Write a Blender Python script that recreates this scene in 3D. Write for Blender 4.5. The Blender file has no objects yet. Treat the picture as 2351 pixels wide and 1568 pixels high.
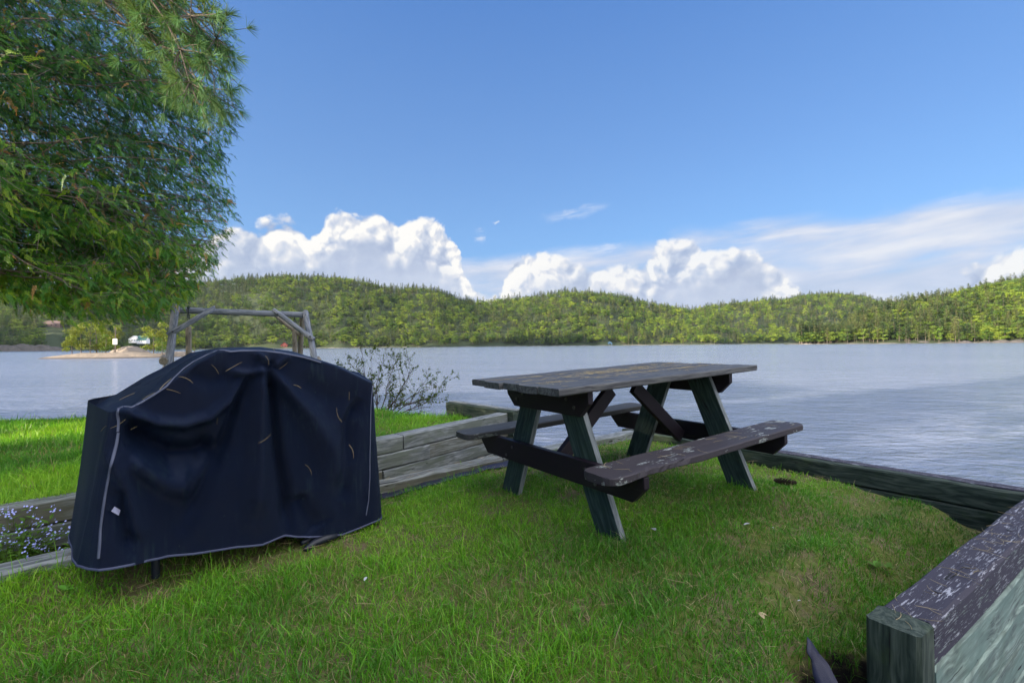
import bpy, math, random
import numpy as np
from mathutils import Vector, Matrix, noise as mnoise

# ------------------------------------------------------------------ camera
SC = bpy.context.scene
COL = SC.collection
CAMZ = 1.70
_U = Vector((-.0093, .00834, 1)).normalized()
_F = (Vector((0, 1, 0)) - _U[1] * _U).normalized()
_R = _F.cross(_U)
# camera axes in world: world(v) = (v.R, v.F, v.U) for v in camera frame (right, forward, up)
def c2w(v):
    v = Vector(v)
    return Vector((v.dot(_R), v.dot(_F), v.dot(_U)))
cam_d = bpy.data.cameras.new('camera'); cam = bpy.data.objects.new('camera', cam_d); COL.objects.link(cam)
cx, cy, cz = c2w((1, 0, 0)), c2w((0, 0, 1)), c2w((0, -1, 0))
Mx = Matrix((cx, cy, cz)).transposed().to_4x4(); Mx.translation = (0, 0, CAMZ)
cam.matrix_world = Mx
cam_d.sensor_width = 36; cam_d.lens = 16.52; cam_d.clip_start = .05; cam_d.clip_end = 20000
SC.camera = cam
def W(px, py, d):
    """point seen at (px,py) of a 2351 px wide view, d metres in front of the camera"""
    return c2w(((px - 1175.5) / 1079 * d, d, -(py - 784) / 1079 * d)) + Vector((0, 0, CAMZ))

# ------------------------------------------------------------------ light
SUN_EL = math.radians(15); SUN_AZ = math.radians(-118)      # azimuth from +y (view) clockwise
sd = Vector((math.sin(SUN_AZ) * math.cos(SUN_EL), math.cos(SUN_AZ) * math.cos(SUN_EL), math.sin(SUN_EL)))
sun_d = bpy.data.lights.new('sun', 'SUN'); sun = bpy.data.objects.new('sun', sun_d); COL.objects.link(sun)
sun_d.energy = 5.0; sun_d.angle = math.radians(.53); sun_d.color = (1, .84, .62)
sun.rotation_euler = (-sd).to_track_quat('-Z', 'Y').to_euler()
SC.view_settings.view_transform = 'Standard'; SC.view_settings.look = 'None'
SC.view_settings.exposure = 1.62; SC.view_settings.gamma = 1

# ------------------------------------------------------------------ node helpers
class NT:
    def __init__(s, tree): s.t = tree; s.n = tree.nodes; s.l = tree.links
    def new(s, typ, ins=None, **kw):
        n = s.n.new(typ)
        for k, v in kw.items(): setattr(n, k, v)
        for k, v in (ins or {}).items(): s.put(n.inputs[k], v)
        return n
    def put(s, sock, v):
        if hasattr(v, 'node') or isinstance(v, bpy.types.NodeSocket): s.l.new(v, sock)
        else: sock.default_value = v
    def m(s, op, a, b=None, c=None, clamp=False):
        n = s.n.new('ShaderNodeMath'); n.operation = op; n.use_clamp = clamp
        for i, v in enumerate((a, b, c)):
            if v is not None: s.put(n.inputs[i], v)
        return n.outputs[0]
    def vm(s, op, a, b=None, scale=None):
        n = s.n.new('ShaderNodeVectorMath'); n.operation = op
        s.put(n.inputs[0], a)
        if b is not None: s.put(n.inputs[1], b)
        if scale is not None: s.put(n.inputs['Scale'], scale)
        return n.outputs[1] if op in ('LENGTH', 'DOT_PRODUCT', 'DISTANCE') else n.outputs[0]
    def mix(s, f, a, b, blend='MIX'):
        n = s.n.new('ShaderNodeMix'); n.data_type = 'RGBA'; n.blend_type = blend
        s.put(n.inputs[0], f)
        for i, v in ((6, a), (7, b)):
            if isinstance(v, tuple) and len(v) == 3: v = v + (1,)
            s.put(n.inputs[i], v)
        return n.outputs[2]
    def noise(s, vec, scale, detail=4, rough=.55, dist=0.):
        n = s.new('ShaderNodeTexNoise', {'Scale': scale, 'Detail': detail, 'Roughness': rough, 'Distortion': dist})
        if vec is not None: s.l.new(vec, n.inputs['Vector'])
        return n.outputs[0]
    def ramp(s, f, stops, interp='LINEAR'):
        n = s.n.new('ShaderNodeValToRGB'); s.put(n.inputs[0], f); cr = n.color_ramp; cr.interpolation = interp
        while len(cr.elements) > 1: cr.elements.remove(cr.elements[-1])
        for i, (p, c) in enumerate(stops):
            e = cr.elements[0] if i == 0 else cr.elements.new(p)
            e.position = p; e.color = (c + (1,)) if isinstance(c, tuple) else (c, c, c, 1)
        return n.outputs[0]
    def ss(s, x, a, b):
        n = s.new('ShaderNodeMapRange', {'Value': x, 'From Min': a, 'From Max': b}, interpolation_type='SMOOTHSTEP', clamp=True)
        return n.outputs[0]
    def scl(s, v, xyz, loc=(0, 0, 0)):
        n = s.new('ShaderNodeMapping', {'Vector': v, 'Scale': xyz, 'Location': loc}); return n.outputs[0]
    def xyz(s, v):
        n = s.new('ShaderNodeSeparateXYZ', {0: v}); return n.outputs
    def comb(s, x, y, z):
        n = s.new('ShaderNodeCombineXYZ', {0: x, 1: y, 2: z}); return n.outputs[0]
def material(name):
    m = bpy.data.materials.new(name); m.use_nodes = True
    nt = NT(m.node_tree); nt.n.clear()
    out = nt.new('ShaderNodeOutputMaterial')
    return m, nt, out
def principled(nt, out, **ins):
    b = nt.new('ShaderNodeBsdfPrincipled')
    for k, v in ins.items():
        k = k.replace('_', ' ')
        if isinstance(v, tuple) and len(v) == 3: v = v + (1,)
        nt.put(b.inputs[k], v)
    if out: nt.l.new(b.outputs[0], out.inputs[0])
    return b
def bump(nt, h, dist, strength=1.):
    return nt.new('ShaderNodeBump', {'Height': h, 'Distance': dist, 'Strength': strength}).outputs[0]

# ------------------------------------------------------------------ sky with clouds
def px2az(px): return math.atan((px - 1175.5) / 1079)
def px2el(px, py):
    v = c2w(((px - 1175.5) / 1079, 1, -(py - 784) / 1079)); return math.asin(v.z / v.length)
world = bpy.data.worlds.new('World'); SC.world = world; world.use_nodes = True
wn = NT(world.node_tree); wn.n.clear()
wout = wn.new('ShaderNodeOutputWorld')
bg = wn.new('ShaderNodeBackground', {'Strength': .07})
wn.l.new(bg.outputs[0], wout.inputs[0])
tc = wn.new('ShaderNodeTexCoord').outputs['Generated']
sky = wn.new('ShaderNodeTexSky'); sky.sky_type = 'NISHITA'; sky.sun_disc = False
sky.sun_elevation = SUN_EL; sky.sun_rotation = SUN_AZ; sky.air_density = 1.0; sky.dust_density = .6; sky.ozone_density = 2.2
skyc = wn.mix(1., sky.outputs[0], (.68, .94, 1.27), 'MULTIPLY')
D = wn.vm('NORMALIZE', tc)
dx, dy, dz = wn.xyz(D)[:3]
AZ0 = wn.m('ARCTAN2', dx, dy); EL0 = wn.m('ARCSINE', dz)
def curve(x, pts, lo, hi):
    """float curve through (px,py) screen-measured points turned to azimuth/elevation"""
    n = wn.n.new('ShaderNodeFloatCurve'); c = n.mapping.curves[0]
    c.points[0].location = (0, pts[0][1]); c.points[1].location = (1, pts[-1][1])
    for (a, e) in pts: c.points.new((a - lo) / (hi - lo), e)
    for p_ in c.points: p_.handle_type = 'VECTOR'
    n.mapping.update()
    wn.put(n.inputs['Value'], wn.new('ShaderNodeMapRange', {'Value': x, 'From Min': lo, 'From Max': hi}).outputs[0])
    return n.outputs[0]
LO, HI = -1.2, 1.2
def pts(lst): return [(px2az(a), px2el(a, b)) for a, b in lst]
cum_pts = [(-60, 560), (150, 600), (300, 560), (420, 575), (490, 560), (532, 529), (586, 520), (615, 506), (665, 508), (698, 518), (708, 542), (723, 533), (744, 522), (752, 497), (782, 481), (823, 486), (865, 478), (890, 497), (915, 506), (961, 499), (1009, 503), (1019, 524), (1036, 534), (1052, 556), (1066, 600), (1085, 660), (1130, 680), (1158, 640), (1180, 590), (1215, 572), (1260, 570), (1290, 590), (1360, 612), (1440, 618), (1490, 600), (1512, 566), (1530, 548), (1562, 545), (1600, 555), (1618, 575), (1650, 577), (1668, 558), (1700, 549), (1738, 560), (1750, 590), (1790, 605), (1815, 632), (1850, 668), (1950, 690), (2050, 690), (2150, 670), (2230, 612), (2290, 585), (2351, 566), (2500, 560), (2700, 600)]
sheet_pts = [(-60, 640), (600, 625), (900, 640), (985, 615), (1060, 595), (1140, 592), (1230, 585), (1330, 580), (1420, 565), (1490, 546), (1560, 528), (1680, 517), (1760, 500), (1860, 497), (1960, 500), (2010, 488), (2100, 470), (2200, 455), (2300, 443), (2360, 436), (2600, 420)]
# wobble the lookup direction with noise so edges billow
wob = wn.noise(D, 9, 5, .6); wob2 = wn.noise(wn.vm('ADD', D, (3.1, 1.7, 5.3)), 9, 5, .6)
fine = wn.noise(D, 45, 4, .6); fine2 = wn.noise(wn.vm('ADD', D, (7.1, 2.7, .3)), 45, 4, .6)
AZ = wn.m('ADD', AZ0, wn.m('ADD', wn.m('MULTIPLY', wn.m('SUBTRACT', wob, .5), .03), wn.m('MULTIPLY', wn.m('SUBTRACT', fine, .5), .022)))
EL = wn.m('ADD', EL0, wn.m('ADD', wn.m('MULTIPLY', wn.m('SUBTRACT', wob2, .5), .035), wn.m('MULTIPLY', wn.m('SUBTRACT', fine2, .5), .02)))
ctop = curve(AZ, pts(cum_pts), LO, HI)
cd_ = wn.m('SUBTRACT', ctop, EL)                     # >0 inside the cumulus
# billows: two octaves of smooth cells, evaluated twice for a light-side difference
g = bpy.data.node_groups.new('billow', 'ShaderNodeTree')
g.interface.new_socket('V', in_out='INPUT', socket_type='NodeSocketVector'); g.interface.new_socket('H', in_out='OUTPUT', socket_type='NodeSocketFloat')
gn = NT(g); gi = gn.new('NodeGroupInput'); go = gn.new('NodeGroupOutput')
gw = gn.new('ShaderNodeTexNoise', {'Scale': 9., 'Detail': 3., 'Roughness': .55, 'Vector': gi.outputs[0]}).outputs['Color']
gv = gn.vm('ADD', gi.outputs[0], gn.vm('SCALE', gn.vm('SUBTRACT', gw, (.5, .5, .5)), scale=.10))
def vor(sc_, sm):
    d_ = gn.new('ShaderNodeTexVoronoi', {'Scale': sc_, 'Vector': gv}, feature='F1').outputs['Distance']
    return gn.m('MULTIPLY', d_, gn.m('MULTIPLY', d_, 1.25))
hh = gn.m('ADD', gn.m('MULTIPLY', vor(13., .35), -.80), gn.m('MULTIPLY', vor(34., .3), -.34))
hh = gn.m('ADD', hh, gn.m('MULTIPLY', vor(80., .3), -.13))
hh = gn.m('ADD', hh, gn.m('MULTIPLY', gn.noise(gv, 60, 5, .65), .10))
gn.l.new(hh, go.inputs[0])
def billow(v):
    n = wn.n.new('ShaderNodeGroup'); n.node_tree = g; wn.l.new(v, n.inputs[0]); return n.outputs[0]
h0 = billow(D); h1 = billow(wn.vm('NORMALIZE', wn.vm('ADD', D, (-.012, 0, .011))))
dens = wn.m('ADD', cd_, wn.m('MULTIPLY', wn.m('ADD', h0, .45), .042))
cmask = wn.m('MULTIPLY', wn.ss(dens, -.001, .014), wn.m('SUBTRACT', 1., wn.m('MULTIPLY', wn.ss(AZ0, -.02, .10), .16)))
body = wn.noise(D, 5.5, 4, .55)
lit0 = wn.m('MULTIPLY', wn.m('SUBTRACT', h0, h1), 2.3)
# towers are bright near their tops, grey in their lower body
depth_ = wn.ss(wn.m('ADD', cd_, wn.m('MULTIPLY', wn.m('SUBTRACT', body, .5), .30)), .035, .11)
lit = wn.m('SUBTRACT', wn.m('ADD', .84, wn.m('MULTIPLY', lit0, wn.m('SUBTRACT', 1., wn.m('MULTIPLY', depth_, .72)))), wn.m('MULTIPLY', depth_, .60), clamp=True)
ccol = wn.ramp(lit, [(0, (1.8, 2.15, 3.0)), (.3, (2.2, 2.55, 3.3)), (.55, (2.9, 3.15, 3.7)), (.80, (3.7, 3.75, 3.95)), (1, (4.7, 4.6, 4.4))])
# thin layered sheet
SV = wn.comb(AZ0, wn.m('MULTIPLY', wn.m('SUBTRACT', EL0, wn.m('MULTIPLY', AZ0, .07)), 3.3), 0)
st = wn.noise(SV, 2.6, 5, .55, .5); st2 = wn.noise(wn.scl(SV, (1, 1.5, 1), (4, 2, 0)), 5., 5, .55, .3)
stop = curve(wn.m('ADD', AZ0, wn.m('MULTIPLY', wn.m('SUBTRACT', st2, .5), .10)), pts(sheet_pts), LO, HI)
sd_ = wn.m('SUBTRACT', wn.m('ADD', stop, wn.m('MULTIPLY', wn.m('SUBTRACT', st2, .5), .05)), EL0)
smask = wn.m('MULTIPLY', wn.ss(sd_, -.012, .03), wn.m('ADD', .30, wn.m('MULTIPLY', wn.ss(wn.m('ADD', wn.m('ADD', wn.m('MULTIPLY', st, .6), wn.m('MULTIPLY', st2, .4)), wn.m('MULTIPLY', wn.ss(sd_, .05, .22), .22)), .30, .54), .68)))
scol = wn.ramp(st2, [(.3, (2.3, 2.75, 3.6)), (.5, (2.9, 3.2, 3.9)), (.68, (3.8, 3.9, 4.2))])
# a few wisps above
wv = wn.comb(AZ0, wn.m('MULTIPLY', wn.m('SUBTRACT', EL0, wn.m('MULTIPLY', AZ0, .12)), 9.), 0)
def wisp(px, py, ra, re, amt):
    a, e = px2az(px), px2el(px, py)
    u = wn.m('DIVIDE', wn.m('SUBTRACT', AZ, a), ra); v = wn.m('DIVIDE', wn.m('SUBTRACT', wn.m('SUBTRACT', EL, e), wn.m('MULTIPLY', wn.m('SUBTRACT', AZ0, a), .14)), re)
    r = wn.m('SQRT', wn.m('ADD', wn.m('MULTIPLY', u, u), wn.m('MULTIPLY', v, v)))
    return wn.m('MULTIPLY', wn.ss(r, 1, .1), amt)
w_ = wn.m('MAXIMUM', wisp(1325, 487, .085, .016, .6), wisp(1102, 541, .016, .022, .95))
w_ = wn.m('MAXIMUM', w_, wisp(1139, 511, .009, .004, .8)); w_ = wn.m('MAXIMUM', w_, wisp(2200, 452, .05, .01, .4))
w_ = wn.m('MAXIMUM', w_, wisp(1390, 573, .045, .013, .8))
hz_ = wn.ss(EL0, .30, .02)
grad = wn.ramp(wn.m('MULTIPLY', EL0, 1.2), [(0, (1.35, 2.35, 3.9)), (.18, (1.1, 2.1, 3.7)), (.45, (.80, 1.62, 3.35)), (.8, (.44, 1.14, 3.0))])
col = wn.mix(.72, skyc, grad)
col = wn.mix(smask, col, scol)
lowc = wn.mix(wn.ss(st, .35, .65), (2.35, 2.7, 3.5), (3.2, 3.45, 4.0))
col = wn.mix(cmask, col, wn.mix(wn.m('MULTIPLY', wn.ss(cd_, .045, .13), .72), ccol, lowc))
col = wn.mix(wn.m('MULTIPLY', w_, wn.ss(wn.noise(wv, 9, 5, .6), .3, .6)), col, (3.6, 3.9, 4.5))
# added bright cloud out of view, overhead and right, to fill the shaded foreground
fill_cloud = wn.ss(wn.m('ADD', wn.vm('DOT_PRODUCT', D, (.45, -.35, .82)), wn.m('MULTIPLY', wn.m('SUBTRACT', wob, .5), .10)), .53, .78)
fill_cloud = wn.m('MULTIPLY', fill_cloud, wn.ss(wn.noise(wn.vm('MULTIPLY', D, (1, 1, 1.6)), 2.6, 6, .6), .30, .52))
col = wn.mix(wn.m('MULTIPLY', fill_cloud, .92), col, (13, 12.8, 12.6))
wn.l.new(col, bg.inputs[0])
world.cycles.sampling_method = 'MANUAL'; world.cycles.sample_map_resolution = 1024

# ------------------------------------------------------------------ object helpers
def tag(o, label=None, cat=None, group=None, kind=None):
    if label: o['label'] = label
    if cat: o['category'] = cat
    if group: o['group'] = group
    if kind: o['kind'] = kind
    return o
def empty(name, loc, label, cat, group=None, rot=None):
    o = bpy.data.objects.new(name, None); o.empty_display_size = .2; COL.objects.link(o); o.location = loc
    if rot is not None: o.rotation_euler = rot
    return tag(o, label, cat, group)
def mesh_from(name, v, f, mats=None, smooth=False, fmat=None, attrs=None):
    """v (n,3) array; f (m,k) int array or a list of such arrays; attrs {name:(domain, type, values)}"""
    me = bpy.data.meshes.new(name); v = np.asarray(v, np.float32)
    fl = f if isinstance(f, list) and len(f) and isinstance(f[0], np.ndarray) else None
    if fl is None and not isinstance(f, np.ndarray):
        me.from_pydata([tuple(p) for p in v], [], [tuple(q) for q in f])
    else:
        fl = fl or [f]
        fl = [a for a in fl if len(a)]
        me.vertices.add(len(v)); me.vertices.foreach_set('co', v.ravel())
        tot = sum(a.size for a in fl); nf = sum(len(a) for a in fl)
        me.loops.add(tot); me.polygons.add(nf)
        me.loops.foreach_set('vertex_index', np.concatenate([a.ravel() for a in fl]).astype(np.int32))
        cnt = np.concatenate([np.full(len(a), a.shape[1]) for a in fl]); st_ = np.concatenate([[0], np.cumsum(cnt)[:-1]])
        me.polygons.foreach_set('loop_start', st_.astype(np.int32))
        me.update(calc_edges=True)
    for m_ in (mats or []): me.materials.append(m_)
    if fmat is not None: me.polygons.foreach_set('material_index', np.asarray(fmat, np.int32))
    if smooth: me.polygons.foreach_set('use_smooth', np.ones(len(me.polygons), bool))
    for k, (dom, typ, val) in (attrs or {}).items():
        a = me.attributes.new(k, typ, dom)
        a.data.foreach_set('value' if typ == 'FLOAT' else 'color' if typ == 'FLOAT_COLOR' else 'vector', np.asarray(val, np.float32).ravel())
    me.validate(); return me
def obj(name, me, parent=None, loc=None, rot=None):
    o = bpy.data.objects.new(name, me); COL.objects.link(o)
    if parent is not None: o.parent = parent
    if loc is not None: o.location = loc
    if rot is not None: o.rotation_euler = rot
    return o
def tube(path, radii, n=6, cap=True):
    """swept tube along a polyline: (verts, quads)"""
    P = [Vector(p) for p in path]; V = []; F = []
    up = Vector((0, 0, 1))
    for i, p in enumerate(P):
        t = (P[min(i + 1, len(P) - 1)] - P[max(i - 1, 0)])
        if t.length < 1e-9: t = Vector((0, 0, 1))
        t.normalize()
        a = t.cross(up if abs(t.z) < .95 else Vector((1, 0, 0))).normalized(); b = t.cross(a)
        r = radii[i] if hasattr(radii, '__len__') else radii
        for k in range(n):
            an = 2 * math.pi * k / n; V.append(p + (a * math.cos(an) + b * math.sin(an)) * r)
    for i in range(len(P) - 1):
        for k in range(n):
            F.append((i * n + k, i * n + (k + 1) % n, (i + 1) * n + (k + 1) % n, (i + 1) * n + k))
    if cap:
        V.append(P[0]); V.append(P[-1]); c0 = len(V) - 2; c1 = len(V) - 1; e = (len(P) - 1) * n
        for k in range(n):
            F.append((c0, (k + 1) % n, k)); F.append((c1, e + k, e + (k + 1) % n))
    return V, F
class MB:
    """collects simple pieces into one mesh"""
    def __init__(s): s.v = []; s.f = []
    def add(s, VF):
        o = len(s.v); s.v += [tuple(p) for p in VF[0]]; s.f += [tuple(i + o for i in q) for q in VF[1]]; return s
    def build(s, name, mat, parent=None, smooth=False, loc=None):
        me = mesh_from(name, s.v, [tuple(q) for q in s.f], [mat], smooth)
        return obj(name, me, parent, loc)
def smooth01(x): x = np.clip(x, 0, 1); return x * x * (3 - 2 * x)
def vnoise(x, y, seed=0):
    """cheap value noise for numpy arrays"""
    xi = np.floor(x).astype(np.int64); yi = np.floor(y).astype(np.int64); fx = smooth01(x - xi); fy = smooth01(y - yi)
    def h(a, b):
        n = (a * 374761393 + b * 668265263 + seed * 1274126177) & 0x7fffffff
        n = ((n ^ (n >> 13)) * 1103515245) & 0x7fffffff
        n = (n ^ (n >> 16)) & 0xffff
        return n / 65535.
    return (h(xi, yi) * (1 - fx) + h(xi + 1, yi) * fx) * (1 - fy) + (h(xi, yi + 1) * (1 - fx) + h(xi + 1, yi + 1) * fx) * fy
def fbm(x, y, seed=0, o=4):
    s = 0; a = .5
    for i in range(o): s = s + a * vnoise(x * 2 ** i, y * 2 ** i, seed + i); a *= .5
    return s
RNG = np.random.default_rng(7)

# ------------------------------------------------------------------ water
m_water, nt, out = material('lake_water')
geo = nt.new('ShaderNodeNewGeometry').outputs['Position']
v1 = nt.scl(geo, (1, 1, 1), (0, 0, 0))
rot = nt.new('ShaderNodeMapping', {'Vector': geo, 'Rotation': (0, 0, math.radians(-14)), 'Scale': (1.5, 3.0, 1)}).outputs[0]
a = nt.noise(rot, 1.6, 5, .62, .25); b = nt.noise(rot, .32, 4, .55, .2)
c = nt.noise(nt.new('ShaderNodeMapping', {'Vector': geo, 'Rotation': (0, 0, math.radians(9)), 'Scale': (.02, .07, 1)}).outputs[0], 1., 4, .6)
h = nt.m('ADD', nt.m('MULTIPLY', a, .55), nt.m('MULTIPLY', b, .9))
bn = bump(nt, h, .22, 1.)
colr = nt.mix(c, (.165, .215, .34), (.27, .30, .40))
rough = nt.m('ADD', .07, nt.m('MULTIPLY', c, .14))
principled(nt, out, Base_Color=colr, Roughness=rough, IOR=1.7, Normal=bn, Specular_IOR_Level=.8)
V = np.array([[-6000, -3000, 0], [6000, -3000, 0], [6000, 9000, 0], [-6000, 9000, 0]], float)
water = obj('water', mesh_from('water', V, [(0, 1, 2, 3)], [m_water])); tag(water, kind='structure')

# ------------------------------------------------------------------ hills
sky_A = [(-1500, 600), (-400, 640), (0, 690), (250, 660), (480, 645), (560, 640), (650, 633), (740, 635), (830, 646), (907, 664), (948, 659), (1007, 668), (1065, 687), (1115, 693), (1157, 691), (1232, 680), (1282, 670), (1323, 668), (1386, 674), (1432, 679), (1470, 692), (1520, 701), (1586, 708), (1655, 700), (1731, 693), (1817, 687), (1838, 680), (1911, 674), (1988, 680), (2022, 691), (2120, 700), (2351, 720), (2800, 740)]
shore_A = [(-1500, 640), (0, 560), (150, 600), (400, 760), (740, 800), (1130, 830), (1400, 800), (1640, 760), (1860, 900), (2300, 1000), (2800, 1000)]
ridge_A = [(-1500, 1000), (0, 950), (480, 1150), (740, 1180), (1000, 1150), (1130, 1250), (1320, 1150), (1560, 1300), (1750, 1400), (1911, 1450), (2100, 1500), (2800, 1600)]
sky_B = [(1800, 800), (1866, 786), (1905, 765), (1950, 738), (1990, 715), (2030, 700), (2073, 691), (2116, 684), (2158, 679), (2223, 668), (2287, 653), (2351, 641), (2500, 610), (2900, 560)]
shore_B = [(1800, 470), (1866, 470), (2000, 455), (2351, 400), (2900, 330)]
ridge_B = [(1800, 480), (1866, 490), (1950, 600), (2073, 640), (2351, 620), (2900, 560)]
def ip(x, P): return np.interp(x, [p[0] for p in P], [p[1] for p in P])
def hor(px): return 793 - .0093 * (px - 1175.5)
TREE = 14.5
def hill_z(px, y, which):
    S, Rg, K = (shore_A, ridge_A, sky_A) if which == 'A' else (shore_B, ridge_B, sky_B)
    D0 = ip(px, S); D1 = ip(px, Rg)
    H = (hor(px) - ip(px, K)) / 1079 * D1 - TREE + CAMZ
    H = np.maximum(H, 1.5)
    D0 = D0 + 26 * (fbm(px / 60., px * 0, 3) - .5) * 2
    t = (y - D0) / np.maximum(D1 - D0, 5)
    z = np.where(t < 1, H * np.sin(np.clip(t, 0, 1) * math.pi / 2) ** 1.15, H * np.clip(1 - (t - 1) * .6, .2, 1))
    x = (px - 1175.5) / 1079 * y
    z = z + (fbm(x / 90., y / 90., 11) - .5) * 20 * np.clip(t * 3, 0, 1) * np.clip(H / 60, 0, 1) * np.where(t > .9, .3, 1)
    z = np.where(t < 0, t * 40, z + .6)
    return z
m_hill, nt, out = material('forest_floor')
geo = nt.new('ShaderNodeNewGeometry').outputs['Position']
n1 = nt.noise(geo, .05, 5, .6); n2 = nt.noise(geo, .6, 4, .6)
rock = nt.mix(n2, (.16, .14, .13), (.42, .38, .35))
soil = nt.mix(n2, (.02, .035, .012), (.05, .07, .02))
z = nt.xyz(geo)[2]
edge = nt.ss(nt.m('ADD', z, nt.m('MULTIPLY', n1, 5)), 3.8, 1.4)
principled(nt, out, Base_Color=nt.mix(edge, soil, rock), Roughness=.9, Normal=bump(nt, n2, 1.2))
def hill_mesh(which, pxs, t0, t1, nrow, name):
    PX, T = np.meshgrid(pxs, np.linspace(t0, t1, nrow))
    S, Rg = (shore_A, ridge_A) if which == 'A' else (shore_B, ridge_B)
    D0 = ip(PX, S); D1 = ip(PX, Rg); Y = D0 + (D1 - D0) * T - (1 - T) * 14
    Z = hill_z(PX, Y, which); X = (PX - 1175.5) / 1079 * Y
    V = np.stack([X, Y, np.maximum(Z, -3)], -1).reshape(-1, 3)
    r, c_ = PX.shape; I = np.arange(r * c_).reshape(r, c_)
    F = np.stack([I[:-1, :-1], I[:-1, 1:], I[1:, 1:], I[1:, :-1]], -1).reshape(-1, 4)
    o = obj('hill', mesh_from('hill', V, F, [m_hill], True)); tag(o, kind='structure'); return o
hill_mesh('A', np.linspace(-1400, 2760, 420), -.15, 1.9, 70, 'hill')
hill_mesh('B', np.linspace(1800, 2880, 160), -.15, 2.2, 50, 'hill')
# the ridge off to the left that shades the foot of the far hills
gx, gy = np.meshgrid(np.linspace(-1750, -560, 60), np.linspace(-350, 760, 56))
cc_ = gx * .469 - gy * .883 + 670; s_c = -gx * .883 - gy * .469 - 795
rr = (cc_ / 235) ** 2 + (s_c / 170) ** 2
gz = 372 * np.exp(-rr) + 14 * (fbm(gx / 60, gy / 60, 5) - .5) - 7
I = np.arange(gx.size).reshape(gx.shape)
o = obj('hill', mesh_from('hill', np.stack([gx, gy, gz], -1).reshape(-1, 3), np.stack([I[:-1, :-1], I[:-1, 1:], I[1:, 1:], I[1:, :-1]], -1).reshape(-1, 4), [m_hill], True)); tag(o, kind='structure')

# ------------------------------------------------------------------ trees of the far shores
def leaf_material(name, cols, rnd_amt=1., trans=.12):
    m, nt, out = material(name)
    r = nt.new('ShaderNodeObjectInfo').outputs['Random']
    at = nt.new('ShaderNodeAttribute', attribute_name='tint').outputs['Fac']
    base = nt.ramp(r, [(i / (len(cols) - 1), c) for i, c in enumerate(cols)])
    loc = nt.new('ShaderNodeObjectInfo').outputs['Location']; big = nt.noise(loc, .012, 3, .6)
    base = nt.mix(nt.m('MULTIPLY', nt.ss(big, .40, .62), .55), base, nt.mix(.5, base, (.02, .05, .02)))
    hs = nt.new('ShaderNodeHueSaturation', {'Color': base, 'Value': nt.m('ADD', .62, nt.m('MULTIPLY', at, .76)), 'Hue': nt.m('ADD', .485, nt.m('MULTIPLY', at, .03))}).outputs[0]
    p = principled(nt, None, Base_Color=hs, Roughness=.6, Specular_IOR_Level=.25)
    t = nt.new('ShaderNodeBsdfTranslucent', {'Color': nt.mix(.5, hs, (.25, .3, .02), 'MIX')})
    mx = nt.new('ShaderNodeMixShader', {0: trans}); nt.l.new(p.outputs[0], mx.inputs[1]); nt.l.new(t.outputs[0], mx.inputs[2]); nt.l.new(mx.outputs[0], out.inputs[0])
    return m
m_pine = leaf_material('pine_foliage', [(.022, .052, .020), (.065, .10, .032), (.16, .19, .055), (.035, .068, .030), (.24, .25, .085)])
m_leaf = leaf_material('broad_foliage', [(.042, .095, .014), (.11, .19, .020), (.27, .35, .032), (.07, .135, .022), (.18, .26, .026)])
m_lleaf = leaf_material('shore_foliage', [(.15, .19, .02), (.19, .23, .03), (.22, .24, .035)], trans=.35)
m_bark, nt, out = material('bark')
ob = nt.new('ShaderNodeTexCoord').outputs['Object']
bk = nt.noise(nt.scl(ob, (9, 9, 2)), 4, 5, .65)
principled(nt, out, Base_Color=nt.mix(bk, (.05, .04, .035), (.22, .18, .15)), Roughness=.9, Normal=bump(nt, bk, .02))
def quads_at(C, N, size, rng, aspect=.75):
    """one leaf-clump quad per centre, facing near N"""
    n = len(C); N = N + rng.normal(0, .32, (n, 3)); N /= np.linalg.norm(N, axis=1)[:, None] + 1e-9
    A = np.cross(N, rng.normal(0, 1, (n, 3))); A /= np.linalg.norm(A, axis=1)[:, None] + 1e-9; B = np.cross(N, A)
    s = (size * rng.uniform(.6, 1.35, n))[:, None]
    k = rng.uniform(.5, 1.1, (4, n, 1))
    V = np.stack([C - A * s * k[0], C - B * s * aspect * k[1], C + A * s * k[2], C + B * s * aspect * k[3]], 1)
    return V.reshape(-1, 3), np.arange(n * 4).reshape(n, 4)
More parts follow.
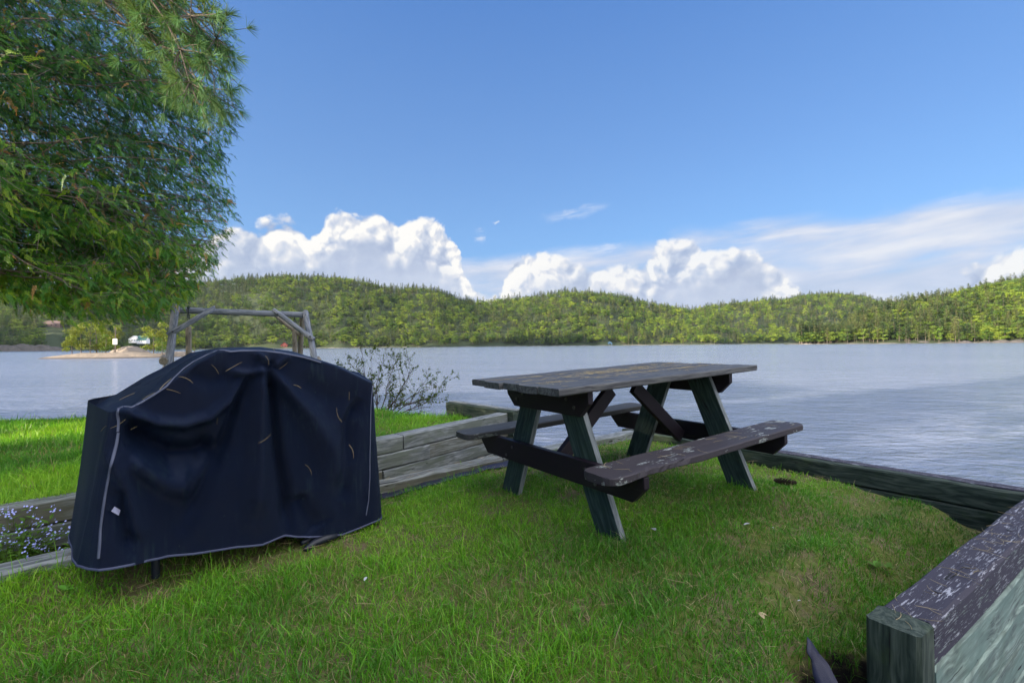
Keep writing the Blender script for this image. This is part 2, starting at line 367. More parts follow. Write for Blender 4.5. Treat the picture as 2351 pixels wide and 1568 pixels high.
def tree_mesh(name, kind, seed, fine=1.0, leafmat=None):
    """unit-scale tree, about 1 high"""
    rng = np.random.default_rng(seed); C = []; N = []; S = []; T = []
    if kind == 'pine':
        nl = int(rng.integers(9, 13)); base = rng.uniform(.16, .34)
        for i in range(nl):
            t = i / (nl - 1); zc = base + (1 - base) * t ** .92 * .97
            r = (.19 * (1 - t) ** .75 + .018) * rng.uniform(.75, 1.2)
            for k in range(int(rng.integers(4, 7))):
                an = rng.uniform(0, 6.28); L = r * rng.uniform(.55, 1.25); m = int(22 * fine * (L / .15) + 6)
                u = rng.uniform(.15, 1, m) ** .7
                c = np.stack([np.cos(an) * L * u, np.sin(an) * L * u, zc + L * u * .16 + rng.normal(0, .006, m)], 1)
                c += rng.normal(0, 1, (m, 3)) * np.array([.022, .022, .007])
                C.append(c); N.append(np.tile([np.cos(an) * .35, np.sin(an) * .35, 1.], (m, 1))); S.append(np.full(m, .021 / fine ** .5)); T.append(np.full(m, rng.uniform(.2, .9)) + rng.normal(0, .15, m))
    else:
        nc = int(rng.integers(15, 21)); 
        for i in range(nc):
            an = rng.uniform(0, 6.28); zz = rng.uniform(.24, .9); rad = .27 * math.sin(math.pi * min(1, max(0, (zz - .12) / .92))) ** .6 * rng.uniform(.35, 1)
            cc = np.array([math.cos(an) * rad, math.sin(an) * rad, zz]); rs = rng.uniform(.075, .13)
            m = int(46 * fine); d = rng.normal(0, 1, (m, 3)); d[:, 2] = d[:, 2] * .8 + .25; d /= np.linalg.norm(d, axis=1)[:, None]
            C.append(cc + d * rs * rng.uniform(.75, 1.1, (m, 1)) * np.array([1, 1, .72])); N.append(d); S.append(np.full(m, .026 / fine ** .5)); T.append(np.full(m, rng.uniform(.15, .85)) + rng.normal(0, .15, m))
    C = np.concatenate(C); N = np.concatenate(N); S = np.concatenate(S); T = np.concatenate(T)
    V, F = quads_at(C, N, S, rng)
    tv, tf = tube([(0, 0, -.04), (rng.normal(0, .006), rng.normal(0, .006), .4), (rng.normal(0, .01), rng.normal(0, .01), .93 if kind == 'pine' else .7)], [.014, .010, .003], 5, False)
    return V, F, np.clip(T, 0, 1), np.array([tuple(p) for p in tv]), np.array(tf)
def joined_tree(name, kind, seed, fine, lm):
    V, F, T, tv, tf = tree_mesh(name, kind, seed, fine)
    VV = np.concatenate([V, tv]); FF = np.concatenate([F, tf + len(V)])
    tint = np.concatenate([np.repeat(T, 4), np.full(len(tv), .5)])
    return mesh_from(name, VV, FF, [lm, m_bark], False, np.concatenate([np.zeros(len(F)), np.ones(len(tf))]), {'tint': ('POINT', 'FLOAT', tint)})
pines = [joined_tree('pine', 'pine', 20 + i, 1., m_pine) for i in range(6)]
leafs = [joined_tree('leafy', 'leaf', 40 + i, 1., m_leaf) for i in range(6)]

KEEP = [(296, 346, 722), (98, 152, 700), (1062, 1076, 0), (1388, 1412, 0), (640, 668, 0)]
def clear(px, y, which):
    S = shore_A if which == 'A' else shore_B; k = np.ones(len(px), bool)
    if which == 'A':
        for a, b, m in KEEP: k &= ~((px > a) & (px < b) & (y < (m if m else ip(px, S) + 14)))
    return k
def scatter(which, n, pxr, tmax, rng):
    S, Rg = (shore_A, ridge_A) if which == 'A' else (shore_B, ridge_B)
    px = rng.uniform(pxr[0], pxr[1], n); t = rng.uniform(-.01, tmax, n)
    D0 = ip(px, S); D1 = ip(px, Rg); y = D0 + (D1 - D0) * t
    keep = rng.random(n) < (y / D1.max()) ** 1.0          # equal density on the ground
    px, y, t = px[keep], y[keep], t[keep]
    z = hill_z(px, y, which); ok = (z > .5) & clear(px, y, which)
    return np.stack([(px - 1175.5) / 1079 * y, y, z], 1)[ok], px[ok], t[ok]
PA, pxa, ta = scatter('A', 21000, (-150, 2480), 1.12, RNG)
PB, pxb, tb = scatter('B', 5200, (1835, 2560), 1.25, RNG)
# a continuous fringe along each waterline
def fringe(which, a, b_, n, rng):
    px = rng.uniform(a, b_, n); D0 = ip(px, shore_A if which == 'A' else shore_B); y = D0 + rng.uniform(0, 34, n)
    z = hill_z(px, y, which); ok = (z > .35) & clear(px, y, which)
    return np.stack([(px - 1175.5) / 1079 * y, y, z], 1)[ok], px[ok], np.zeros(ok.sum())
FA = fringe('A', -100, 1930, 900, RNG); FB = fringe('B', 1850, 2480, 330, RNG)
P = np.concatenate([PA, PB, FA[0], FB[0]]); PX = np.concatenate([pxa, pxb, FA[1], FB[1]])
TT = np.concatenate([ta, tb, ta[:0], np.zeros(len(FA[0])), np.zeros(len(FB[0]))])
ispine = RNG.random(len(P)) < np.clip(.42 + .75 * (fbm(P[:, 0] / 55, P[:, 1] / 55, 21) - .42) * 2.2 + (TT > .88) * .35, .12, .92)
hgt = np.where(ispine, RNG.gamma(14, 1.12, len(P)).clip(8, 25), RNG.uniform(8.5, 15.5, len(P)))
isB = P[:, 1] < 700
hgt[isB & (P[:, 0] > 250)] *= .92
hgt[-len(FA[0]) - len(FB[0]):] *= RNG.uniform(.4, .95, len(FA[0]) + len(FB[0]))
inview = (PX > -20) & (PX < 2400)
# the nearest in view are objects of their own
appar = np.where(inview & (TT < .75), hgt / P[:, 1], 0)
order = np.argsort(-appar); single = np.zeros(len(P), bool); 
cp = cl = 0
for i in order:
    if ispine[i] and cp < 170: single[i] = True; cp += 1
    elif not ispine[i] and cl < 170: single[i] = True; cl += 1
    if cp >= 170 and cl >= 170: break
for i in np.where(single)[0]:
    me = (pines if ispine[i] else leafs)[int(RNG.integers(6))]
    o = obj('pine_tree' if ispine[i] else 'leafy_tree', me, None, P[i], (0, 0, float(RNG.uniform(0, 6.28))))
    w = hgt[i] * (RNG.uniform(.8, 1.1) if ispine[i] else RNG.uniform(1.1, 1.6)); o.scale = (w, w, hgt[i])
    pxi = PX[i]; where = 0 if pxi > 1850 and P[i][1] < 700 else 1 if pxi > 1150 else 2
    if ispine[i]: tag(o, ('layered pine among the front trees of the nearer hillside at the right', 'pine among the front trees of the far shore above the table', 'pine among the front trees of the far shore around the swing')[where], 'tree', ('pines on the nearer right hillside', 'pines on the middle far shore', 'pines on the left far shore')[where])
    else: tag(o, ('rounded leafy tree among the front trees of the nearer hillside at the right', 'rounded leafy tree among the front trees of the far shore above the table', 'rounded leafy tree among the front trees of the far shore around the swing')[where], 'tree', ('leafy trees on the nearer right hillside', 'leafy trees on the middle far shore', 'leafy trees on the left far shore')[where])
# all the rest: one forest, instanced
srccol = bpy.data.collections.new('forest_kinds')
for i, me in enumerate(pines + leafs):
    o = bpy.data.objects.new('kind_%02d' % i, me); srccol.objects.link(o)
R_ = ~single; q = P[R_]
kind_i = np.where(ispine[R_], RNG.integers(0, 6, R_.sum()), 6 + RNG.integers(0, 6, R_.sum()))
fm = mesh_from('forest', q, np.zeros((0, 4), int).reshape(0, 4)) if False else bpy.data.meshes.new('forest')
fm.vertices.add(len(q)); fm.vertices.foreach_set('co', q.astype(np.float32).ravel())
for nm, typ, val in (('ki', 'INT', kind_i), ('rz', 'FLOAT', RNG.uniform(0, 6.28, len(q))), ('hs', 'FLOAT', hgt[R_]), ('ws', 'FLOAT', hgt[R_] * np.where(ispine[R_], RNG.uniform(.75, 1.15, len(q)), RNG.uniform(1.2, 1.95, len(q))))):
    at_ = fm.attributes.new(nm, typ, 'POINT'); at_.data.foreach_set('value', val.astype(np.int32 if typ == 'INT' else np.float32))
forest = obj('forest', fm); tag(forest, 'dense mixed forest covering the far hills', None, None, 'stuff')
gg = bpy.data.node_groups.new('forest_scatter', 'GeometryNodeTree')
gg.interface.new_socket('Geometry', in_out='INPUT', socket_type='NodeSocketGeometry'); gg.interface.new_socket('Geometry', in_out='OUTPUT', socket_type='NodeSocketGeometry')
G = NT(gg); gi = G.new('NodeGroupInput'); go = G.new('NodeGroupOutput')
ci = G.new('GeometryNodeCollectionInfo', {'Collection': srccol, 'Separate Children': True, 'Reset Children': True})
def na(nm, dt): return G.new('GeometryNodeInputNamedAttribute', {'Name': nm}, data_type=dt).outputs[0]
iop = G.new('GeometryNodeInstanceOnPoints'); G.l.new(gi.outputs[0], iop.inputs['Points']); G.l.new(ci.outputs[0], iop.inputs['Instance'])
iop.inputs['Pick Instance'].default_value = True; G.l.new(na('ki', 'INT'), iop.inputs['Instance Index'])
G.l.new(G.comb(0, 0, na('rz', 'FLOAT')), iop.inputs['Rotation'])
w_ = na('ws', 'FLOAT'); G.l.new(G.comb(w_, w_, na('hs', 'FLOAT')), iop.inputs['Scale'])
G.l.new(iop.outputs[0], go.inputs[0])
mod = forest.modifiers.new('scatter', 'NODES'); mod.node_group = gg

# ------------------------------------------------------------------ near ground
def WZ(px, py, z):
    v = c2w(((px - 1175.5) / 1079, 1, -(py - 784) / 1079)); return v * ((z - CAMZ) / v.z) + Vector((0, 0, CAMZ))
def h1d(x, pts): return np.interp(x, [p[0] for p in pts], [p[1] for p in pts])
LB = [(-9.07, -4.7), (-2.072, 2.211), (-.946, 3.33), (-.177, 3.987), (1.304, 5.132), (9, 11)]      # low timber edging
UW = [(-9.5, -4.7), (-2.42, 2.22), (-1.01, 3.60), (-.045, 4.67), (.4, 5.1)]                        # upper wall (x -> y)
SHORE = [(-60, 9.), (-14, 8.2), (-8.8, 8.15), (-7.3, 8.25), (-5.6, 9.3), (-3.4, 9.2), (-2.4, 7.4), (-1.84, 6.4), (-1.3, 5.55), (-.95, 5.25), (-.67, 5.12), (-.05, 4.68), (0, 3), (10, 2)]
TB = .776                                                                                          # top of the terrace timbers
dirR = np.array([.838, .546]); nR = np.array([.546, -.838])
CTRL = np.array([(.53, 2.28, .735), (-.08, 3.16, .738), (1.58, 3.0, .775), (.97, 3.88, .78), (-.95, 3.15, .69), (-1.55, 2.05, .675), (-1.05, 2.5, .675), (-1.95, 2.12, .735), (-2.4, 1.65, .735), (0, 1.4, .70), (.7, 1.5, .69),
                 (1.32, 1.82, .55), (1.8, 2.15, .51), (2.3, 2.5, .53), (2.75, 2.8, .58), (1.35, 2.25, .68), (2.2, 3.6, .67), (1.5, 4.6, .70), (1.2, 2.6, .73), (.2, 4., .72), (-.5, 1.2, .70), (-2.5, .5, .68), (2, .3, .66), (0, -3, .75), (-6, -6, .9), (6, -6, .9), (.9, 5., .70)])
def ground_z(x, y):
    x = np.asarray(x, float); y = np.asarray(y, float)
    w = 1 / ((x[..., None] - CTRL[:, 0]) ** 2 + (y[..., None] - CTRL[:, 1]) ** 2 + .03) ** 1.6
    zt = (w * CTRL[:, 2]).sum(-1) / w.sum(-1)
    zt = zt + (fbm(x * 2.2 + 40, y * 2.2 + 40, 3, 4) - .47) * .05 + (fbm(x * 9 + 40, y * 9 + 40, 8, 3) - .45) * .018
    zt = zt - .75 * np.exp(-(((x - 1.12) / .22) ** 2 + ((y - 1.50) / .18) ** 2) ** 3)                      # the washed-out pit beside the post
    # small bank running parallel to the right-hand timbers
    c = (x * nR[0] + y * nR[1]); zt = zt + .06 * np.exp(-((c + 1.10) / .11) ** 2) - .03 * np.exp(-((c + .86) / .12) ** 2) * np.clip((y - 1.6) * 2, 0, 1) * np.clip((3.6 - y) * 2, 0, 1)
    d0 = np.maximum(y - h1d(x, UW), 0)
    zl = .955 - .018 * d0 + (fbm(x * 1.3 + 50, y * 1.3 + 50, 5, 3) - .47) * .07
    zl = zl - np.clip((y - 5.2) / 3, 0, 1.3) * .27 * np.clip((-x - 1.2) / 3, 0, 1)
    sh = y - h1d(x, SHORE)
    zl = np.where(sh > -.25, zl - .06 * (np.clip(sh + .25, 0, 10) / .25) ** 2, zl); zl = np.maximum(zl, -.7)
    zl = np.where(sh > .35, np.minimum(zl, .4 - (sh - .35) * 2), zl); zl = np.maximum(zl, -.8)
    zp = np.where(x < -.5, .64 + (fbm(x * 6, y * 6, 2) - .5) * .05, np.clip(.64 - (x + .5) * 3, -.8, .64))
    yl = h1d(x, LB); yu = h1d(x, UW)
    z = np.where(y < yl, zt, np.where((y < yu) | (x > -.06), zp, zl))
    z = np.where((x > 0) & (y > yl), -.8, z)
    back = (x * dirR[0] + y * dirR[1]) - (3.018 * dirR[0] + 2.786 * dirR[1]) + .12
    z = np.where((back > 0) & (y < yl + .2) & (x > 1.2), -.8, z)
    z = np.where((c > -.60) & (y > .9), -.35, z)
    return z
def axis(a, b, fine0, fine1, step, n0, n1):
    return np.concatenate([fine0 - np.geomspace(.05, fine0 - a, n0)[::-1], np.arange(fine0, fine1, step), fine1 + np.geomspace(.05, b - fine1, n1)])
gx = axis(-60, 40, -9.5, 3.6, .045, 26, 26); gy = axis(-60, 40, .6, 9.6, .045, 30, 10)
X, Y = np.meshgrid(gx, gy); Z = ground_z(X, Y)
m_soil, nt, out = material('soil')
geo = nt.new('ShaderNodeNewGeometry').outputs['Position']
n1 = nt.noise(geo, 3.2, 5, .6); n2 = nt.noise(geo, 60, 5, .7); n3 = nt.noise(nt.scl(geo, (1, 1, 1)), 14, 4, .6)
soil = nt.mix(n2, (.055, .045, .028), (.27, .215, .13)); green = nt.mix(n2, (.05, .07, .012), (.17, .21, .05))
px_ = nt.vm('MULTIPLY', nt.vm('SUBTRACT', geo, (1.16, 1.53, .2)), (1, 1, .3)); pit_shade = nt.ss(nt.m('ADD', nt.vm('LENGTH', px_), nt.m('MULTIPLY', nt.m('SUBTRACT', n3, .5), .16)), .26, .20)  # shade of the pit painted into the soil as near-black colour
f = nt.m('MULTIPLY', nt.ss(nt.m('ADD', nt.m('MULTIPLY', n1, .5), nt.m('MULTIPLY', n3, .5)), .38, .56), .88)
principled(nt, out, Base_Color=nt.mix(pit_shade, nt.mix(f, soil, green), (.012, .010, .009)), Roughness=.95, Specular_IOR_Level=.1, Normal=bump(nt, n2, .012))
I = np.arange(X.size).reshape(X.shape)
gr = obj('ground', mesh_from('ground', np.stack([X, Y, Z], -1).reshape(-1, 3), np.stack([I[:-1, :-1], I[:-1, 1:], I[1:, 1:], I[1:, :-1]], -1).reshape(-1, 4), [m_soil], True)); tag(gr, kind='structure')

# ------------------------------------------------------------------ grass
m_grass, nt, out = material('grass_blades')
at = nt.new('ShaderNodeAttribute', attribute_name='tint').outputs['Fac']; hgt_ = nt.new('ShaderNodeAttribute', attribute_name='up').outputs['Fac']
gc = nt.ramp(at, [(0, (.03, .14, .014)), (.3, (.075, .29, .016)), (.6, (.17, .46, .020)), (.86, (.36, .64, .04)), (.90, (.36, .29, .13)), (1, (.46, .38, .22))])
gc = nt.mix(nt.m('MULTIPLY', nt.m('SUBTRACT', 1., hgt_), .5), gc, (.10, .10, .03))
pr = principled(nt, None, Base_Color=gc, Roughness=.42, Specular_IOR_Level=.35)
tr = nt.new('ShaderNodeBsdfTranslucent', {'Color': nt.mix(1., gc, (1.15, 1.2, .6), 'MULTIPLY')})
mx = nt.new('ShaderNodeMixShader', {0: .35}); nt.l.new(pr.outputs[0], mx.inputs[1]); nt.l.new(tr.outputs[0], mx.inputs[2]); nt.l.new(mx.outputs[0], out.inputs[0])
def blades(x, y, z, L, wdt, tint, lean, rng, name, label):
    n = len(x); an = rng.uniform(0, 6.283, n); la = rng.uniform(0, 6.283, n)
    side = np.stack([np.cos(an), np.sin(an), np.zeros(n)], 1); ld = np.stack([np.cos(la), np.sin(la), np.zeros(n)], 1)
    base = np.stack([x, y, z - .006], 1); rows = []
    for t, wf in ((0, 1.), (.4, .9), (.75, .6)):
        p = base + ld * (lean * L * t ** 1.8)[:, None] + np.array([0, 0, 1.]) * (L * t * (1 - .35 * lean * t))[:, None]
        rows += [p - side * (wdt * wf)[:, None], p + side * (wdt * wf)[:, None]]
    rows.append(base + ld * (lean * L)[:, None] + np.array([0, 0, 1.]) * (L * (1 - .35 * lean))[:, None])
    V = np.stack(rows, 1).reshape(-1, 3); b = (np.arange(n) * 7)[:, None]
    Q = np.concatenate([b + [0, 1, 3, 2], b + [2, 3, 5, 4]]); T = b + [4, 5, 6]
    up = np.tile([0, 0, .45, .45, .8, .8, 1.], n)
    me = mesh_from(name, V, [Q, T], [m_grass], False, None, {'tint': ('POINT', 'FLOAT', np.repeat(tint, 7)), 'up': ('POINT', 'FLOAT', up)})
    return me
def sample(n, d0, d1, rng, pw=1.0, lo=-260, hi=2640):
    d = (rng.random(n) * (d1 ** (pw + 1) - d0 ** (pw + 1)) + d0 ** (pw + 1)) ** (1 / (pw + 1))
    px = rng.uniform(lo, hi, n); return (px - 1175.5) / 1079 * d, d
def region(x, y):
    yl = h1d(x, LB); yu = h1d(x, UW); c = x * nR[0] + y * nR[1]
    back = (x * dirR[0] + y * dirR[1]) - (3.018 * dirR[0] + 2.786 * dirR[1]) + .17
    terr = (y < yl - .07) & ((c < -.745)) & (back < 0)
    pit = (((x - 1.12) / .22) ** 2 + ((y - 1.50) / .18) ** 2) < 1.1
    lawn = (y > yu + .05) & (y < h1d(x, SHORE) + .12) & (x < -.12) & ((x * .7 + y * .7) < 3.16 + 40 * (x < -.72))
    return terr & ~pit, lawn
def make_grass():
    rng = np.random.default_rng(5); xs = []; 
    parts = []
    for n, d0, d1 in ((230000, 1.25, 3.4), (120000, 3.4, 5.4), (80000, 5.4, 9.6)):
        x, y = sample(n, d0, d1, rng); t, l = region(x, y)
        nn = fbm(x * 2.6 + 9, y * 2.6 + 9, 31, 4) * .72 + fbm(x * .9 + 4, y * .9 + 4, 12, 2) * .38
        bare = np.exp(-(((x - .15) / .55) ** 2 + ((y - 2.75) / .4) ** 2)) * .10 + np.exp(-(((x + 1.3) / .8) ** 2 + ((y - 2.6) / .35) ** 2)) * .22 + np.exp(-((x * nR[0] + y * nR[1] + 1.02) / .10) ** 2) * .06
        keep = (t & (rng.random(n) < np.clip((nn - .20 - bare * 1.6) * 5.5, .26, 1))) | (l & (rng.random(n) < np.clip((nn - .15) * 5, .3, 1)))
        parts.append((x[keep], y[keep], l[keep], nn[keep]))
    x = np.concatenate([p[0] for p in parts]); y = np.concatenate([p[1] for p in parts]); l = np.concatenate([p[2] for p in parts]); nn = np.concatenate([p[3] for p in parts])
    z = ground_z(x, y); n = len(x)
    clump = fbm(x * 7, y * 7, 77, 3)
    L = rng.gamma(7, .0047, n) * (.45 + 1.15 * clump) * np.where(l, 1.55, 1.0) * (.7 + .6 * nn)
    L = L * np.where((y < 2.3) & ~l, 1.25, 1.); tall = rng.random(n) < .03; L = np.where(tall, L * 1.9, L)
    wdt = rng.uniform(.0009, .0021, n) * np.where(y > 3.4, 1.5, 1.) * np.where(y > 5.4, 1.6, 1.)
    big = fbm(x * 1.1 + 3, y * 1.1, 55, 3)
    tint = np.clip(-.16 + 1.15 * big + .3 * (nn - .4) + rng.normal(0, .14, n) + .12 * l, 0, .86)
    dead = rng.random(n) < np.clip(.09 - .06 * l - (nn - .45) * .45, .01, .3); tint = np.where(dead, rng.uniform(.89, 1, n), tint)
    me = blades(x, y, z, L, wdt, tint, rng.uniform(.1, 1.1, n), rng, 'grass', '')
    o = obj('grass', me); tag(o, 'short green lawn grass growing on the terrace and the upper lawn', 'grass', None, 'stuff')
    # dead thatch and fallen needles lying on the soil
    n = 24000; x, y = sample(n, 1.25, 6.5, rng); t, l = region(x, y); k = (t | l) & (rng.random(n) < np.where(l, .35, 1.)); x, y = x[k], y[k]; n = len(x)
    z = ground_z(x, y) + rng.uniform(.002, .022, n); an = rng.uniform(0, 6.28, n); Ln = rng.uniform(.012, .042, n); wd = rng.uniform(.0005, .0012, n) * np.where(y > 3, 1.5, 1)
    d = np.stack([np.cos(an), np.sin(an), rng.normal(0, .22, n)], 1); s = np.stack([-np.sin(an), np.cos(an), np.zeros(n)], 1)
    p = np.stack([x, y, z], 1); bend = s * rng.normal(0, .004, n)[:, None]
    V = np.stack([p - d * Ln[:, None] - s * wd[:, None], p - d * Ln[:, None] + s * wd[:, None], p + bend + s * wd[:, None], p + bend - s * wd[:, None], p + d * Ln[:, None]], 1).reshape(-1, 3)
    b = (np.arange(n) * 5)[:, None]
    tint = np.clip(rng.uniform(.88, 1, n), 0, 1)
    me = mesh_from('thatch', V, [b + [0, 1, 2, 3], b + [3, 2, 4]], [m_grass], False, None, {'tint': ('POINT', 'FLOAT', np.repeat(tint, 5)), 'up': ('POINT', 'FLOAT', np.full(n * 5, .8))})
    tag(obj('thatch', me), 'dry brown thatch and fallen needles between the grass blades', 'thatch', None, 'stuff')
make_grass()

# ------------------------------------------------------------------ wood
def wood(name, dark, mid, light, paint=None, cover=.5, ps=(2.2, 6, 6), side=None, moss=0., grain=1., rough=.8, soft=False, glare=.3):
    m, nt, out = material(name)
    ob = nt.new('ShaderNodeTexCoord').outputs['Object']; rnd = nt.new('ShaderNodeObjectInfo').outputs['Random']
    v = nt.vm('ADD', ob, nt.comb(nt.m('MULTIPLY', rnd, 13.), nt.m('MULTIPLY', rnd, 5.), nt.m('MULTIPLY', rnd, 7.)))
    warp = nt.noise(nt.scl(v, (1.2, 3, 3)), 2.2, 3, .5)
    vv = nt.vm('ADD', v, nt.comb(0, nt.m('MULTIPLY', warp, .09), nt.m('MULTIPLY', warp, .09)))
    g1 = nt.noise(nt.scl(vv, (1.6 * grain, 34 * grain, 34 * grain)), 1.6, 6, .65)
    g2 = nt.noise(nt.scl(vv, (3.5, 120, 120)), 1., 3, .6)
    ring = nt.m('ABSOLUTE', nt.m('SUBTRACT', nt.m('FRACT', nt.m('MULTIPLY', nt.noise(nt.scl(vv, (.8, 7, 7)), 1.5, 2, .4), 9.)), .5))
    gg_ = nt.m('ADD', nt.m('ADD', nt.m('MULTIPLY', g1, .48), nt.m('MULTIPLY', g2, .34)), nt.m('MULTIPLY', ring, .22))
    col = nt.ramp(gg_, [(.26, dark), (.42, mid), (.60, light)])
    blot = nt.noise(nt.scl(v, (1.3, 4, 4)), 2.3, 5, .65)
    nz = nt.xyz(nt.new('ShaderNodeNewGeometry').outputs['Normal'])[2]
    if side is not None:
        col = nt.mix(nt.m('MULTIPLY', nt.ss(nz, .6, .1), nt.ss(blot, .38, .60)), col, nt.mix(gg_, tuple(c * .35 for c in side), side))
    if moss: col = nt.mix(nt.m('MULTIPLY', nt.ss(nt.noise(v, 5, 4, .6), .5, .68), moss), col, (.06, .10, .015))
    crack = nt.ss(nt.noise(nt.scl(vv, (.9, 26, 26)), 1.9, 3, .6), .335, .30)
    h = nt.m('SUBTRACT', nt.m('MULTIPLY', gg_, .6), nt.m('MULTIPLY', crack, 1.))
    if paint is not None:
        pm = nt.m('ADD', nt.m('MULTIPLY', nt.noise(nt.scl(v, ps), 3., 7, .72), .75), nt.m('MULTIPLY', g1, .25))
        pm = nt.ss(pm, cover - .012, cover + .012)
        pc = nt.mix(blot, tuple(c * .65 for c in paint), paint)
        col = nt.mix(pm, pc, col); h = nt.m('ADD', nt.m('MULTIPLY', h, nt.m('ADD', .35, nt.m('MULTIPLY', pm, .65))), nt.m('MULTIPLY', pm, -.6))
    col = nt.mix(crack, col, (.012, .012, .014))
    principled(nt, out, Base_Color=col, Roughness=rough, Specular_IOR_Level=glare, Normal=bump(nt, h, .0035, .9))
    return m
w_top = wood('weathered_top', (.12, .12, .15), (.27, .27, .32), (.46, .46, .52), paint=(.055, .05, .075), ps=(5, 48, 48), cover=.55, side=(.34, .42, .38), rough=.75)
w_green = wood('green_side', (.025, .03, .035), (.13, .17, .155), (.32, .41, .36), side=(.24, .35, .31), moss=.12, rough=.75)
w_dark = wood('wet_timber', (.010, .016, .012), (.025, .04, .03), (.09, .11, .085), moss=.25, rough=.7)
w_grey = wood('grey_timber', (.04, .043, .048), (.14, .155, .165), (.33, .35, .37), side=(.20, .225, .20), moss=.16)
w_brown = wood('rotting_timber', (.036, .037, .035), (.13, .135, .13), (.29, .31, .31), side=(.17, .165, .13), moss=.10)
t_leg = wood('green_grey_leg', (.008, .017, .018), (.020, .038, .038), (.055, .085, .08), moss=.12, rough=.65)
t_edge = wood('grey_leg_edge', (.05, .06, .065), (.13, .15, .16), (.27, .29, .30), rough=.7)
t_paint = wood('stained_rail', (.05, .045, .05), (.10, .09, .10), (.22, .22, .22), paint=(.016, .010, .018), cover=.72, rough=.55)
t_top = wood('stained_top', (.028, .028, .034), (.062, .062, .068), (.14, .14, .14), rough=.6, moss=.06)
t_seat = wood('peeling_seat', (.10, .11, .11), (.24, .26, .26), (.46, .50, .49), paint=(.052, .044, .054), cover=.572, rough=.6)
t_seat2 = wood('dull_seat', (.05, .055, .05), (.12, .13, .12), (.24, .25, .23), paint=(.06, .06, .062), cover=.60, rough=.65)

def bar_mesh(L, w, h, seed=0, wear=.004, ch=.007, prof=None, seg=.09, roundend=0.):
    """a timber: x 0..L, y -w/2..w/2, z -h..0, edges eased, surface a little uneven"""
    rng = random.Random(seed); n = max(3, int(L / seg)); V = []; F = []
    base = [(-w / 2 + ch, 0), (w / 2 - ch, 0), (w / 2, -ch), (w / 2, -h + ch), (w / 2 - ch, -h), (-w / 2 + ch, -h), (-w / 2, -h + ch), (-w / 2, -ch)]
    # extra points so faces can undulate
    P = []
    for i, a in enumerate(base):
        b = base[(i + 1) % 8]; P.append(a)
        if math.dist(a, b) > .03:
            for k in (1, 2): P.append((a[0] + (b[0] - a[0]) * k / 3, a[1] + (b[1] - a[1]) * k / 3))
    m = len(P); off = rng.uniform(0, 50)
    for i in range(n + 1):
        x = L * i / n
        for j, (y, z) in enumerate(P):
            q = mnoise.noise_vector(Vector((x * 2.1 + off, y * 14, z * 14 + off))) * wear + mnoise.noise_vector(Vector((x * 9 + off, y * 25, z * 25))) * wear * .5
            xx = x + (q.x * 1.5 if i in (0, n) else 0)
            s = 1.
            if roundend:
                e = min(x, L - x)
                if e < roundend: s = math.sqrt(max(0, 1 - (1 - e / roundend) ** 2)) * .45 + .55
            V.append((xx, y * s + q.y, z + q.z))
    for i in range(n):
        for j in range(m):
            F.append((i * m + j, i * m + (j + 1) % m, (i + 1) * m + (j + 1) % m, (i + 1) * m + j))
    F.append(tuple(range(m))[::-1]); F.append(tuple(n * m + j for j in range(m)))
    return [(a, b, c) for a, b, c in V], F
def timber(name, p0, p1, w, h, mat, parent, seed=0, **kw):
    """p0,p1: top centre line ends (world)"""
    p0 = Vector(p0); p1 = Vector(p1); d = p1 - p0; L = d.length; d.normalize()
    V, F = bar_mesh(L, w, h, seed, **kw)
    o = obj(name, mesh_from(name, V, F, [mat]), parent)
    up = Vector((0, 0, 1)); y = up.cross(d).normalized(); z = d.cross(y)
    M = Matrix((d, y, z)).transposed().to_4x4(); M.translation = p0
    o.matrix_world = M if parent is None else parent.matrix_world.inverted() @ M
    if parent is not None: o.matrix_parent_inverse = Matrix.Identity(4); o.matrix_basis = parent_inv(parent) @ M
    return o
def parent_inv(p):
    M = Matrix.LocRotScale(p.location, p.rotation_euler, p.scale); return M.inverted()
# right-hand wall: near post, top timber, courses below
pA = WZ(1990.7, 1417.9, TB); pB = WZ(2121.5, 1464.6, TB); pC = WZ(2145.7, 1434.6, TB); pD = WZ(2020.7, 1389, TB)
dR = Vector((dirR[0], dirR[1], 0)); nRv = Vector((nR[0], nR[1], 0)); bw = .145
s0 = pD + nRv * (bw / 2) + dR * .0
wallR = empty('timber_wall', s0 + Vector((0, 0, -.6)), 'weathered purple and mint green timber wall at the right edge beside the pit', 'retaining wall')
E_ = s0 + dR * 2.32
timber('top_timber', s0 + dR * .004, E_, bw, .145, w_top, wallR, 1, wear=.005, ch=.012)
for k in range(4):
    timber('timber', s0 + dR * .006 + nRv * (.004 + .004 * (k % 2)) + Vector((0, 0, -.148 * (k + 1))), E_ + Vector((0, 0, -.148 * (k + 1))), bw, .145, w_green, wallR, 5 + k, wear=.006, ch=.010)
pv, pf = bar_mesh(.9, .150, .125, 31, .004, .012, seg=.12)
po = obj('post', mesh_from('post', pv, pf, [w_dark]), wallR)
